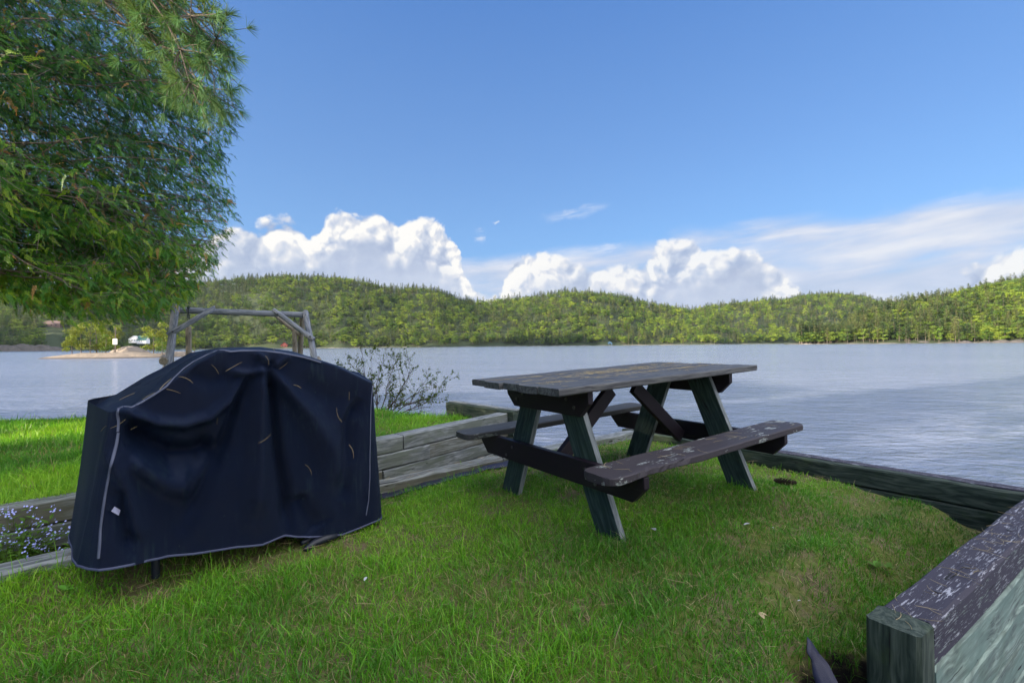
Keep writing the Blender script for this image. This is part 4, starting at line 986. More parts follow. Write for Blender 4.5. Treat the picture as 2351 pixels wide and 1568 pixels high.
pp = [WZ(700, 1262, .690), WZ(722, 1246, .700), WZ(747, 1236, .71), WZ(775, 1229, .715)]
V, F = tube([p - gl for p in pp], [.014, .020, .020, .012], 8); o = obj('pedal', mesh_from('pedal', V, F, [m_iron], True), grill)
V, F = tube([p - gl + Vector((0, 0, .012)) for p in (WZ(692, 1252, .69), WZ(712, 1243, .69), WZ(735, 1234, .70))], [.012, .016, .010], 8); obj('pedal', mesh_from('pedal', V, F, [m_iron], True), grill)

# ------------------------------------------------------------------ log swing frame
m_log = wood('log_wood', (.05, .06, .085), (.13, .15, .19), (.27, .29, .34), rough=.75)
m_log2 = wood('log_wood_brown', (.07, .06, .05), (.17, .15, .12), (.30, .27, .23), rough=.8)
def zl(x, y): return (367.3 + .16665 * x, 685.7 + .16665 * y)
swb = W(550, 948, 8.2); swing = empty('swing_frame', swb, 'weathered log swing frame standing on the upper lawn behind the covered grill', 'swing frame')
def log(name, a, b, r, mat=m_log, r2=None, parent=swing, seed=0):
    a, b = Vector(a), Vector(b); d = b - a; L = d.length; n = max(4, int(L / .15)); dn = d.normalized()
    y = dn.cross(Vector((0, 0, 1)) if abs(dn.z) < .9 else Vector((0, 1, 0))).normalized(); z = dn.cross(y)
    path = [(L * i / n, .012 * mnoise.noise(Vector((i * .35, seed, 0))), .012 * mnoise.noise(Vector((i * .35, seed, 5)))) for i in range(n + 1)]
    rr = [r + ((r2 or r) - r) * i / n for i in range(n + 1)]
    path = [(-.006, 0, 0)] + path + [(L + .006, 0, 0)]; rr = [r * .86] + rr + [(r2 or r) * .86]
    V, F = tube(path, rr, 14)
    o = obj(name, mesh_from(name, V, F, [mat], True), parent); o.data.polygons.foreach_set('use_smooth', [len(p.vertices) == 4 for p in o.data.polygons])
    M = Matrix((dn, y, z)).transposed().to_4x4(); M.translation = a; o.matrix_basis = parent_inv(parent) @ M; return o
def down(p_top, p_low):      # extend a leg to the ground
    d = p_low - p_top; t = 0.; q = p_top
    for i in range(400):
        q = p_top + d * (1 + i * .01)
        if q.z < float(ground_z(q.x, q.y)) - .05: break
    return q
DLf, DRf = 7.5, 8.5
bl = W(*zl(150, 155), DLf + .08); br = W(*zl(2038, 226), DRf + .08)
log('beam', bl, br, .052, seed=1)
a = W(*zl(225, 82), DLf); b = W(*zl(118, 845), DLf - .35); log('leg', a, down(a, b), .052, r2=.060, seed=2)
a = W(*zl(2003, 175), DRf); b = W(*zl(2130, 860), DRf - .35); log('leg', a, down(a, b), .048, r2=.055, seed=3)
a = W(*zl(200, 120), DLf + .17); b = W(*zl(140, 845), DLf + .6); log('leg', a, down(a, b), .050, m_log2, seed=4)
a = W(*zl(1960, 235), DRf + .17); b = W(*zl(1930, 780), DRf + .6); log('leg', a, down(a, b), .048, m_log2, seed=5)
log('brace', W(*zl(112, 500), DLf - .24), W(*zl(750, 132), DLf + .16), .040, seed=6)
log('brace', W(*zl(1562, 160), DRf - .20), W(*zl(2112, 560), DRf - .27), .043, seed=7)
log('brace', W(*zl(1600, 240), DRf + .28), W(*zl(1940, 520), DRf + .36), .032, m_log2, seed=8)
for zx0, zy0, D in ((392, 385, DLf + .55), (1855, 408, DRf + .35)):
    a = W(*zl(zx0, zy0), D); b = W(*zl(zx0 + 2, zy0 + 350), D); log('post', a, down(a, b), .044, m_log2, seed=int(zx0))
a = W(*zl(45, 862), DLf - .5); b = a + Vector((-.68, .95, .03)); log('side_rail', a, b, .055, m_log2, seed=11)
a = W(*zl(2188, 862), DRf - .5); b = a + Vector((-.42, 1.0, .03)); log('side_rail', a, b, .040, m_log2, seed=12)
sl = Vector(swb)
for (zx0, zy0, z1, D) in ((390, 100, 300, DLf + .12), (1852, 180, 330, DRf + .0)):
    p = W(*zl(zx0, zy0), D); q = W(*zl(zx0, z1), D); mb = MB()
    mb.add(tube([p - sl, p - sl + Vector((0, 0, -.05))], [.020, .020], 8)); z = p.z - .16; k = 0
    mb.add(tube([p - sl, Vector((p.x, p.y, p.z - .17)) - sl], [.007, .007], 6))
    while z > q.z:
        ring = []
        for i in range(13):
            an = i / 12 * 6.283; o_ = Vector((math.cos(an) * .020, 0, 0)) if k % 2 == 0 else Vector((math.cos(an) * .010, math.cos(an) * .017, 0))
            ring.append(Vector((p.x, p.y, z)) + o_ + Vector((0, 0, math.sin(an) * .032)) - sl)
        mb.add(tube(ring, [.006] * 13, 5, False)); z -= .052; k += 1
    mb.build('chain', m_iron, swing)
for (zx0, zy0, D) in ((215, 140, DLf - .06), (688, 168, DLf + .10), (178, 455, DLf - .30), (1620, 215, DRf - .26), (2010, 225, DRf - .06), (2072, 520, DRf - .33)):
    p = W(*zl(zx0, zy0), D) - sl; MB().add(tube([p, p + Vector((-.003, -.014, 0)), p + Vector((-.003, -.016, 0))], [.013, .013, .004], 8)).build('bolt', m_iron, swing)

# ------------------------------------------------------------------ shrub by the water
m_twig, nt, out = material('twig_bark'); principled(nt, out, Base_Color=(.055, .04, .032), Roughness=.9)
m_sleaf = leaf_material('shrub_leaf', [(.045, .085, .018), (.075, .12, .02)], trans=.3)
def shrub(base, specs, seed, label, leafn=3.4, name='shrub', size=.017, cat='shrub', r0=.008):
    rng = random.Random(seed); root = empty(name, base, label, cat); mb = MB(); LV = []; 
    def grow(p, d, L, r, depth):
        n = max(4, int(L / .05)); path = [p.copy()]; dd = d.copy()
        for i in range(n):
            dd = (dd + Vector((rng.gauss(0, .12), rng.gauss(0, .12), rng.gauss(0, .08) + (.03 if depth else 0)))).normalized(); path.append(path[-1] + dd * L / n)
            if depth >= 1:
                for _ in range(int(leafn + rng.random())):
                    if rng.random() < .55: LV.append((path[-1] + Vector((rng.gauss(0, .012), rng.gauss(0, .012), rng.gauss(0, .012))), rng.uniform(.5, 1.25) * size))
            if depth < 3 and i > 0 and rng.random() < (.62, .5, .32)[depth]:
                s = Vector((rng.gauss(0, 1), rng.gauss(0, 1), rng.gauss(.25, .6))).normalized(); grow(path[-1], (dd * .75 + s * .75).normalized(), L * rng.uniform(.25, .5), r * (1 - i / n) * .6 + .0008, depth + 1)
        mb.add(tube(path, [r * (1 - .85 * i / n) + .0006 for i in range(n + 1)], 5, False))
    for (o_, d, L) in specs: grow(Vector(o_), Vector(d).normalized(), L, r0, 0)
    mb.build('stems', m_twig, root)
    rs = np.random.default_rng(seed); C = np.array([tuple(a) for a, s in LV]); S = np.array([s for a, s in LV]); n = len(C)
    V, F = quads_at(C, rs.normal(0, 1, (n, 3)) + [0, 0, .6], S, rs, .55)
    obj('leaves', mesh_from('leaves', V, F, [m_sleaf], False, None, {'tint': ('POINT', 'FLOAT', np.repeat(rs.uniform(0, 1, n), 4))}), root); return root
sb = W(885, 938, 6.2); sb.z = float(ground_z(sb.x, sb.y)) - .02
k = 6.2 / 1079
def sp_(px, py, tx, ty, dz=0): return ((px - 885) * k, dz, (938 - py) * k), ((tx - px), rngs.gauss(0, 12), (py - ty)), math.hypot(tx - px, ty - py) * k
rngs = random.Random(3)
shrub(sb, [sp_(848, 930, 838, 775), sp_(852, 930, 826, 815), sp_(862, 930, 884, 800), sp_(870, 932, 905, 830), sp_(868, 930, 858, 850), sp_(885, 932, 948, 812), sp_(890, 935, 960, 835), sp_(895, 930, 930, 860), sp_(860, 932, 985, 872), sp_(905, 932, 1000, 868), sp_(900, 938, 1008, 895), sp_(850, 925, 812, 835), sp_(915, 938, 985, 925), sp_(880, 935, 915, 870), sp_(845, 932, 850, 870)], 4, 'straggly bush with small leaves and bare twigs at the lawn edge by the water')
b2 = W(790, 905, 6.6); b2.z = float(ground_z(b2.x, b2.y))
shrub(b2, [((0, 0, 0), (-.1, 0, 1), .62), ((.05, 0, 0), (.1, .1, 1), .5), ((.1, 0, 0), (.35, .1, 1), .5)], 9, 'small thin sprig rising just behind the cover beside the bush', 1.)

# ------------------------------------------------------------------ forget-me-nots
m_petal, nt, out = material('blue_petals'); principled(nt, out, Base_Color=(.42, .46, .92), Roughness=.6)
m_stem = leaf_material('flower_stem', [(.09, .20, .03), (.12, .24, .03)], trans=.3)
def flowers(bases, seed, label):
    rng = random.Random(seed); b0 = Vector(bases[0][0]); root = empty('flower_clump', b0, label, 'flowers', 'forget-me-nots by the timber walls'); mb = MB(); fb = MB(); LV = []
    for base, H, nn in bases:
        base = Vector(base)
        for s in range(nn):
            d = Vector((rng.gauss(0, .45), rng.gauss(0, .4), 1)).normalized(); L = H * rng.uniform(.55, 1.1); p = base + Vector((rng.gauss(0, .05), rng.gauss(0, .04), 0)); path = [p - b0]; 
            for i in range(6):
                d = (d + Vector((rng.gauss(0, .12), rng.gauss(0, .12), .02))).normalized(); p = p + d * L / 6; path.append(p - b0)
                LV.append((p - b0, d.copy()))
                if i < 5: LV.append((p - b0 - d * .01, d.copy()))
            mb.add(tube(path, [.0022 * (1 - i / 9) for i in range(7)], 4, False))
            for _ in range(rng.randint(4, 9)):
                c = p - b0 + Vector((rng.gauss(0, .014), rng.gauss(0, .014), rng.gauss(0, .012))); n = Vector((rng.gauss(.1, .5), rng.gauss(-.7, .4), rng.gauss(.6, .4))).normalized(); a = n.orthogonal().normalized(); b = n.cross(a); r = rng.uniform(.0042, .0058)
                V = [c]; 
                for q in range(10):
                    an = q * math.pi / 5; V.append(c + (a * math.cos(an) + b * math.sin(an)) * (r if q % 2 == 0 else r * .62) + n * (.0012 if q % 2 == 0 else 0))
                fb.add((V, [(0, 1 + q, 1 + (q + 1) % 10) for q in range(10)]))
    mb.build('stems', m_stem, root); fb.build('blossoms', m_petal, root)
    V = []; F = []
    for (p, d) in LV:
        s = Vector((rng.gauss(0, 1), rng.gauss(0, 1), .5)).normalized(); t = s.cross(Vector((0, 0, 1))).normalized(); L = rng.uniform(.03, .06); w = L * .16; o_ = len(V)
        V += [p, p + s * L * .45 + t * w, p + s * L * .45 - t * w, p + s * L + Vector((0, 0, -.008))]; F += [(o_, o_ + 1, o_ + 3, o_ + 2)]
    obj('leaves', mesh_from('leaves', [tuple(v) for v in V], F, [m_stem], False, None, {'tint': ('POINT', 'FLOAT', [rng.random() for _ in V])}), root)
def fbase(px, py, z=.66): return tuple(WZ(px, py, z))
flowers([(fbase(-30, 1338), .30, 12), (fbase(8, 1330), .30, 15), (fbase(40, 1322), .28, 13), (fbase(-60, 1345), .32, 9), (fbase(68, 1314), .24, 8)], 5, 'pale blue forget-me-nots with bright green leaves between the left timbers')
flowers([(fbase(98, 1306), .20, 6), (fbase(122, 1300), .16, 5)], 8, 'smaller sprig of pale blue forget-me-nots over the dark timber gap')

# ------------------------------------------------------------------ cedar
m_cedar, nt, out = material('cedar_foliage')
at = nt.new('ShaderNodeAttribute', attribute_name='tint').outputs['Fac']
cc_ = nt.ramp(at, [(0, (.005, .028, .012)), (.3, (.015, .085, .014)), (.62, (.055, .18, .014)), (.88, (.26, .38, .022)), (.93, (.20, .24, .045)), (.955, (.36, .15, .04)), (1, (.40, .24, .10))])
p = principled(nt, None, Base_Color=cc_, Roughness=.5, Specular_IOR_Level=.35)
t = nt.new('ShaderNodeBsdfTranslucent', {'Color': nt.mix(1., cc_, (1.5, 1.5, .6), 'MULTIPLY')}); mx = nt.new('ShaderNodeMixShader', {0: .32})
nt.l.new(p.outputs[0], mx.inputs[1]); nt.l.new(t.outputs[0], mx.inputs[2]); nt.l.new(mx.outputs[0], out.inputs[0])
def spray_template(seed):
    rng = np.random.default_rng(seed); V = []; F = []
    def leaf(p, d, n, L, w):
        s = np.cross(n, d); o = len(V); V.extend([p, p + d * L * .55 + s * w, p + d * L, p + d * L * .55 - s * w]); F.append([o, o + 1, o + 2, o + 3])
    n = np.array([0, 0, 1.])
    for i in range(7):
        t = i / 6; p = np.array([t * .86, 0, -.20 * t * t])
        leaf(p, np.array([.98, .0, -.25]), n, .20, .026)
        for s in (-1, 1):
            a = math.radians(44 - 14 * t + rng.normal(0, 6)) * s; d = np.array([math.cos(a), math.sin(a), -.18 + rng.normal(0, .14)]); l = .30 * (1 - .62 * t) * rng.uniform(.7, 1.25)
            leaf(p, d, n, l, .024)
            if i < 4: leaf(p + d * l * .4, np.array([math.cos(a * .2), math.sin(a * .2), -.2]), n, l * .7, .020)
    return np.array(V), np.array(F)
def cedar():
    rng = np.random.default_rng(12); bx, by = -7.2, 5.2; g0 = float(ground_z(bx, by))
    root = empty('cedar_tree', (bx, by, g0), 'large cedar with drooping dark green foliage filling the upper left', 'tree')
    V, F = tube([(0, 0, -.1), (.03, .02, 1.5), (-.02, .03, 4), (.02, 0, 7), (0, 0, 10.2)], [.22, .19, .15, .08, .02], 12); obj('trunk', mesh_from('trunk', V, F, [m_bark], True), root)
    tmpl = [spray_template(i) for i in range(6)]; B0 = np.array([bx, by, g0])
    limbs = MB(); C = []; Dr = []; Tn = []
    edge_r = [(-400, 600), (0, 532), (40, 520), (90, 548), (140, 542), (200, 552), (290, 553), (350, 528), (400, 524), (450, 542), (510, 544), (545, 528), (590, 502), (630, 478), (665, 455), (700, 430), (760, 380), (900, 300)]
    edge_b = [(-600, 640), (-100, 670), (0, 684), (50, 706), (100, 722), (200, 742), (290, 745), (350, 728), (400, 706), (440, 690), (470, 640), (700, 600)]
    def inside(P, j):
        X, Y = to_px(P); return (X < np.interp(Y, *zip(*edge_r)) + j) & (Y < np.interp(X, *zip(*edge_b)) + j)
    for i in range(2300):
        z0 = rng.uniform(1.5, 10.6) if i < 1250 else rng.uniform(1.0, 5.) if i < 1750 else rng.uniform(.8, 3.1); an = rng.uniform(-1.3, .78) if i % 12 else rng.uniform(0, 2 * math.pi)
        R_z = 4.1 * min(1, ((11.6 - z0) / 4.0)) ** .8
        Lr = R_z * rng.uniform(.62, 1.03); d = np.array([math.cos(an), math.sin(an), 0.]); droop = rng.uniform(.12, .42)
        pth = []; n = 11
        for k in range(n + 1):
            t = k / n; pth.append(np.array([0, 0, z0 + .35 * t - droop * t ** 1.6 * Lr * .8 + .2 * max(0, t - .75)]) + d * Lr * t + rng.normal(0, .03, 3))
        ok = inside(np.array(pth) + B0, -4); kmax = n
        for k in range(2, n + 1):
            if not ok[k]: kmax = k - 1; break
        if kmax < 4: continue
        if i % 5 == 0: limbs.add(tube([tuple(q) for q in pth[:kmax + 1]], [.013 * (1 - .85 * k / n) + .002 for k in range(kmax + 1)], 5, False))
        ltint = rng.uniform(.1, .8)
        for k in range(3, kmax + 1):
            t = k / n
            for _ in range(2 if t < .5 else 5):
                sd_ = rng.normal(0, 1, 3) * [1, 1, .45] + d * .8 + [0, 0, -.35]; sd_ /= np.linalg.norm(sd_); Lt = rng.uniform(.12, .34); q0 = pth[k]; q1 = q0 + sd_ * Lt + [0, 0, -.05]
                if not inside(q1 + B0, rng.normal(4, 7)): continue
                if rng.random() < .25: limbs.add(tube([tuple(q0), tuple((q0 + q1) / 2 + rng.normal(0, .012, 3)), tuple(q1)], [.0026, .002, .001], 3, False))
                m = int(rng.integers(3, 7))
                for s in range(m):
                    u_ = (s + rng.random()) / m
                    C.append(q0 + (q1 - q0) * u_ + rng.normal(0, .018, 3)); dd = sd_ * .8 + rng.normal(0, .38, 3) + [.15, -.05, -.62]; Dr.append(dd / np.linalg.norm(dd)); Tn.append(ltint)
    C = np.array(C); Dr = np.array(Dr)
    # keep natural gaps: thin out by a coarse 3-D pattern
    gap = fbm(C[:, 0] * 2.0 + C[:, 2] * 1.2 + 20, C[:, 2] * 4.4 - C[:, 0] * .8 + 40, 9, 4); kp = rng.random(len(C)) < np.clip((gap - .30) * 6.5, .05, 1) * .55
    C, Dr, Tn = C[kp], Dr[kp], np.array(Tn)[kp]; n = len(C)
    w = rng.uniform(.06, .125, n); up = rng.normal(0, .6, (n, 3)) + [.15, -.65, .6]; s = np.cross(up, Dr); s /= np.linalg.norm(s, axis=1)[:, None]; nn = np.cross(Dr, s)
    VV = []; FF = []; TT = []; o = 0; which = rng.integers(0, 6, n); tt = np.clip(.62 * fbm(C[:, 0] * 1.3 + 9, C[:, 2] * 1.3, 5, 3) + Tn * .34 + rng.normal(0, .13, n), 0, .90)
    yel = np.clip((-C[:, 0] * .0 - (C[:, 2] - 3.2)) * .10, -.12, .22); tt = np.clip(tt + yel, 0, .9); tt = np.where(rng.random(n) < .03, rng.uniform(.94, 1, n), tt)
    for k in range(6):
        I = np.where(which == k)[0]; tv, tf = tmpl[k]
        P = C[I][:, None, :] + w[I][:, None, None] * (tv[None, :, 0:1] * Dr[I][:, None, :] + tv[None, :, 1:2] * s[I][:, None, :] + tv[None, :, 2:3] * nn[I][:, None, :])
        VV.append(P.reshape(-1, 3)); FF.append((tf[None] + (np.arange(len(I)) * len(tv))[:, None, None]).reshape(-1, 4) + o); o += P.shape[0] * P.shape[1]; TT.append(np.repeat(tt[I], len(tv)))
    limbs.build('limbs', m_bark, root)
    obj('crown', mesh_from('crown', np.concatenate(VV), np.concatenate(FF), [m_cedar], False, None, {'tint': ('POINT', 'FLOAT', np.concatenate(TT))}), root)
    print('cedar sprays', n)
cedar()
# white pine reaching in from the left, above
def needle_tree():
    rng = np.random.default_rng(4); bx, by = -4.6, .3; g0 = float(ground_z(bx, by))
    root = empty('white_pine', (bx, by, g0), 'long needled pine bough hanging in front of the cedar at the top', 'tree')
    V, F = tube([(0, 0, -.1), (.05, .02, 2), (.0, .05, 5), (.05, 0, 9)], [.17, .15, .12, .05], 12); obj('trunk', mesh_from('trunk', V, F, [m_bark], True), root)
    m_need = leaf_material('pine_needles', [(.07, .17, .07), (.10, .24, .06)], trans=.2)
    o0 = Vector((bx, by, g0)); mb = MB(); NV = []; NT2 = []
    def tuft(p, d):
        tin = rng.uniform(.1, .95)
        for _ in range(46):
            q = d + rng.normal(0, .55, 3); q[2] -= .1; q /= np.linalg.norm(q); NV.append((p, q, rng.uniform(.07, .105))); NT2.append(tin)
    limbs = [((300, -160), (478, 140), 3.7, 3.1), ((240, -120), (430, 40), 3.8, 3.0), ((150, -150), (470, 200), 3.9, 3.2), ((330, -160), (500, 90), 3.5, 3.2), ((90, -120), (330, 60), 3.8, 3.3), ((380, -180), (440, 190), 3.4, 3.0), ((200, -60), (400, 150), 3.8, 3.2)]
    for a, b, da, db in limbs:
        A = np.array(W(a[0], a[1], da)) - np.array(o0); B = np.array(W(b[0], b[1], db)) - np.array(o0); T0 = np.array([0.02, .04, A[2] + .3])
        pth = []
        for k in range(13):
            t = k / 12; pth.append((1 - t) ** 2 * T0 + 2 * t * (1 - t) * A + t * t * B + rng.normal(0, .012, 3))
        mb.add(tube([tuple(q) for q in pth], [.016 * (1 - .85 * k / 12) + .002 for k in range(13)], 6, False))
        for k in range(5, 13):
            for _ in range(9 if k > 8 else 4):
                dd = (pth[k] - pth[k - 1]); dd /= np.linalg.norm(dd); sd_ = dd * .9 + rng.normal(0, .55, 3); sd_[2] += .05; sd_ /= np.linalg.norm(sd_); L = rng.uniform(.10, .34)
                q1 = pth[k] + sd_ * L; mb.add(tube([tuple(pth[k]), tuple((pth[k] + q1) / 2 + rng.normal(0, .01, 3)), tuple(q1)], [.004, .003, .0015], 4, False))
                if k > 8 or rng.random() < .35:
                    tuft(q1, sd_); 
                    if rng.random() < .5: tuft(pth[k] + sd_ * L * .65, sd_)
    mb.build('limbs', m_bark, root)
    P = np.array([a for a, b, c in NV]); Dn = np.array([b for a, b, c in NV]); L = np.array([c for a, b, c in NV])[:, None]; n = len(P)
    s = np.cross(Dn, rng.normal(0, 1, (n, 3))); s /= np.linalg.norm(s, axis=1)[:, None]; sag = np.array([0, 0, -.10]) * L
    V = np.stack([P - s * .001, P + s * .001, P + Dn * L * .6 + s * .0011 + sag * .3, P + Dn * L * .6 - s * .0011 + sag * .3, P + Dn * L + sag], 1).reshape(-1, 3); b = (np.arange(n) * 5)[:, None]
    obj('needles', mesh_from('needles', V, [b + [0, 1, 2, 3], b + [3, 2, 4]], [m_need], False, None, {'tint': ('POINT', 'FLOAT', np.repeat(np.array(NT2), 5))}), root)
needle_tree()

# trees standing on the lawn behind the camera, towards the sun (their shade covers the terrace)
sv = np.array([math.sin(SUN_AZ), math.cos(SUN_AZ)]); nv = np.array([-sv[1], sv[0]])
shade_specs = [(27, .8, 12.5), (30, -.8, 12), (26, -1.25, 10.5), (31, 3.2, 14), (35, .1, 15), (36, 0, 14), (29, 6.2, 13), (38, 2.2, 16), (34, -11.5, 14), (38, -13, 15)]
fine_leaf = joined_tree('yard_tree', 'leaf', 71, 9., m_leaf); fine_leaf2 = joined_tree('yard_tree', 'leaf', 72, 9., m_leaf)
SIGN = 1 if (nv @ np.array([.469, -.883])) > 0 else -1
for i, (t_, c, h_) in enumerate(shade_specs):
    p = sv * t_ + nv * SIGN * c
    o = obj('yard_tree', (fine_leaf, fine_leaf2)[i % 2], None, (p[0], p[1], float(ground_z(p[0], p[1])) - .02), (0, 0, i * 1.7)); o.scale = (h_ * 1.15, h_ * 1.15, h_)
    tag(o, 'leafy yard tree standing behind the viewer, outside the picture', 'tree', 'yard trees behind the viewer')

# ------------------------------------------------------------------ islet, its trees, sign and far houses
m_rock, nt, out = material('pale_rock'); geo = nt.new('ShaderNodeNewGeometry').outputs['Position']; n1 = nt.noise(geo, .6, 6, .65); z = nt.xyz(geo)[2]
rc_ = nt.mix(n1, (.12, .10, .085), (.34, .28, .22)); rc_ = nt.mix(nt.ss(z, .35, .08), rc_, (.07, .06, .055))
principled(nt, out, Base_Color=rc_, Roughness=.9, Normal=bump(nt, n1, .4))
m_cliff, nt, out = material('shore_cliff'); geo = nt.new('ShaderNodeNewGeometry').outputs['Position']; n1 = nt.noise(nt.scl(geo, (1, 1, .25)), .5, 6, .7)
principled(nt, out, Base_Color=nt.mix(n1, (.03, .03, .03), (.17, .15, .14)), Roughness=.9, Normal=bump(nt, n1, 1.5))
def mound(cx_, cy_, rx, ry, h, seed, name='rock_islet', n=60):
    gx, gy = np.meshgrid(np.linspace(-1.25, 1.25, n), np.linspace(-1.25, 1.25, n)); r = np.sqrt(gx ** 2 + gy ** 2) * (1 + .35 * (fbm(gx * 2 + 9, gy * 2 + 9, seed) - .45))
    z = h * (1 - np.clip(r, 0, 2) ** 2.2) * (.75 + .5 * fbm(gx * 3 + 5, gy * 3 + 5, seed + 3)) ; z = np.maximum(z, -.6)
    if name != 'rock_islet': z = z + (RNG.random(z.shape) - .5) * .16 * h * (z > 0)
    I = np.arange(n * n).reshape(n, n)
    o = obj(name, mesh_from(name, np.stack([cx_ + gx * rx, cy_ + gy * ry, z], -1).reshape(-1, 3), np.stack([I[:-1, :-1], I[:-1, 1:], I[1:, 1:], I[1:, :-1]], -1).reshape(-1, 4), [m_rock if name == 'rock_islet' else m_cliff], name == 'rock_islet')); tag(o, kind='structure'); return o
Dm = 92.
def ix(px, d): return (px - 1175.5) / 1079 * d
mound(ix(255, Dm), Dm, ix(1175.5 + 150, Dm), 7, 1.15, 3); mound(ix(150, Dm), Dm + 3, 6, 4, .6, 8); mound(ix(400, Dm + 6), Dm + 8, 9, 6, 1.0, 18)
mound(ix(298, Dm + 24), Dm + 24, 4.6, 6, 2.3, 5); mound(ix(310, Dm + 24), Dm + 22, 3.4, 4, 2.3, 15)
def isle_tree(px, d, hpx, wf, kind, label, seed, z0=.6, lm=m_lleaf, g=None, fine=2.2):
    V, F, T, tv, tf = tree_mesh('t', kind, seed, fine); h = hpx / 1079 * d
    root = empty('shore_tree', (ix(px, d), d, z0), label, 'tree', g)
    S_ = np.array([h * wf, h * wf, h]); V = V.copy(); V[:, 2] = (V[:, 2] - .12) / .88
    obj('crown', mesh_from('crown', V * S_, F, [lm], False, None, {'tint': ('POINT', 'FLOAT', np.repeat(T, 4))}), root); obj('trunk', mesh_from('trunk', tv * S_, tf, [m_bark]), root); return root
isle_tree(165, Dm, 62, 1.1, 'leaf', 'low yellow green bush leaning at the left tip of the islet', 101)
isle_tree(186, Dm + 1, 78, 1.0, 'leaf', 'taller yellow green tree behind the left tip of the islet', 102)
isle_tree(222, Dm + 2, 88, 1.25, 'leaf', 'tallest spreading yellow green tree on the islet left of the sign', 103)
isle_tree(207, Dm - 1.5, 62, 1.15, 'pine', 'dark green young pine in front of the islet trees', 104, .8, m_pine)
isle_tree(243, Dm, 48, 1.3, 'leaf', 'dense dark shrub beside the sign post on the islet', 105, .8, m_leaf)
isle_tree(262, Dm + 3, 66, .9, 'leaf', 'thin yellow crown just right of the sign post', 110, 1.0)
isle_tree(352, Dm + 2, 72, 1.3, 'leaf', 'rounded yellow green tree right of the pale rock mound', 106)
isle_tree(390, Dm + 3, 78, 1.2, 'leaf', 'yellow green tree on the islet seen behind the left swing leg', 107)
isle_tree(372, Dm - 1, 48, 1.3, 'leaf', 'low dark shrub at the foot of the right islet trees', 108, .6, m_leaf)
isle_tree(447, Dm + 2, 42, 1.1, 'pine', 'small bright pine sapling just right of the left swing leg', 109, .5, m_lleaf)
m_white, nt, out = material('white_paint'); principled(nt, out, Base_Color=(.78, .78, .78), Roughness=.6)
m_green_roof, nt, out = material('green_roof'); principled(nt, out, Base_Color=(.02, .10, .09), Roughness=.6)
m_red, nt, out = material('red_boards'); principled(nt, out, Base_Color=(.22, .05, .04), Roughness=.8)
m_bluep, nt, out = material('blue_boards'); principled(nt, out, Base_Color=(.05, .12, .22), Roughness=.7)
m_broof, nt, out = material('brown_roof'); principled(nt, out, Base_Color=(.16, .11, .10), Roughness=.85)
m_glass, nt, out = material('dark_glass'); principled(nt, out, Base_Color=(.02, .03, .04), Roughness=.1)
def boxm(x0, x1, y0, y1, z0, z1):
    return [(x0, y0, z0), (x1, y0, z0), (x1, y1, z0), (x0, y1, z0), (x0, y0, z1), (x1, y0, z1), (x1, y1, z1), (x0, y1, z1)], [(3, 2, 1, 0), (4, 5, 6, 7), (0, 1, 5, 4), (1, 2, 6, 5), (2, 3, 7, 6), (3, 0, 4, 7)]
sg = empty('sign_post', (ix(265, Dm - 1), Dm - 1, .7), 'small white blank board on a thin post between the islet trees', 'sign')
MB().add(tube([(0, 0, -.3), (0, 0, 5.2)], [.09, .07], 8)).build('post', m_bark, sg)
MB().add(boxm(-.42, .42, -.14, -.08, 1.9, 3.0)).build('board', m_white, sg)
def house(px, d, z0, w, dp, hw, hr, wall, roof, label, cat, rz=0., wins=(), name='cottage', front=True):
    root = empty(name, (ix(px, d), d, z0), label, cat, None, (0, 0, rz))
    V, F = boxm(-w / 2, w / 2, -dp / 2, dp / 2, -2.5, hw); mb = MB().add((V, F))
    if front: mb.add(([(-w / 2, -dp / 2, hw), (w / 2, -dp / 2, hw), (0, -dp / 2, hw + hr), (-w / 2, dp / 2, hw), (w / 2, dp / 2, hw), (0, dp / 2, hw + hr)], [(0, 1, 2), (5, 4, 3)]))
    else: mb.add(([(-w / 2, -dp / 2, hw), (-w / 2, dp / 2, hw), (-w / 2, 0, hw + hr), (w / 2, -dp / 2, hw), (w / 2, dp / 2, hw), (w / 2, 0, hw + hr)], [(0, 1, 2), (5, 4, 3)]))
    mb.build('walls', wall, root); o_ = .5; t = .2
    if front:
        P = [(-w / 2 - o_, hw - o_ * hr / (w / 2)), (0, hw + hr), (w / 2 + o_, hw - o_ * hr / (w / 2))]; V = [(x, y, z + dz) for dz in (.02, t) for y in (-dp / 2 - o_, dp / 2 + o_) for x, z in P]
    else:
        P = [(-dp / 2 - o_, hw - o_ * hr / (dp / 2)), (0, hw + hr), (dp / 2 + o_, hw - o_ * hr / (dp / 2))]; V = [(x, y, z + dz) for dz in (.02, t) for x in (w / 2 + o_, -w / 2 - o_) for y, z in P]
    F = [(0, 1, 4, 3), (1, 2, 5, 4), (6, 9, 10, 7), (7, 10, 11, 8), (0, 3, 9, 6), (2, 8, 11, 5), (0, 6, 7, 1), (1, 7, 8, 2), (3, 4, 10, 9), (4, 5, 11, 10)]
    MB().add((V, F)).build('roof', roof, root)
    for (x, z, ww, hh) in wins:
        MB().add(boxm(x - ww / 2, x + ww / 2, -dp / 2 - .06, -dp / 2 + .02, z - hh / 2, z + hh / 2)).build('window', m_glass, root)
    return root
def hz(px, d): return float(hill_z(np.array([float(px)]), np.array([float(d)]), 'A')[0])
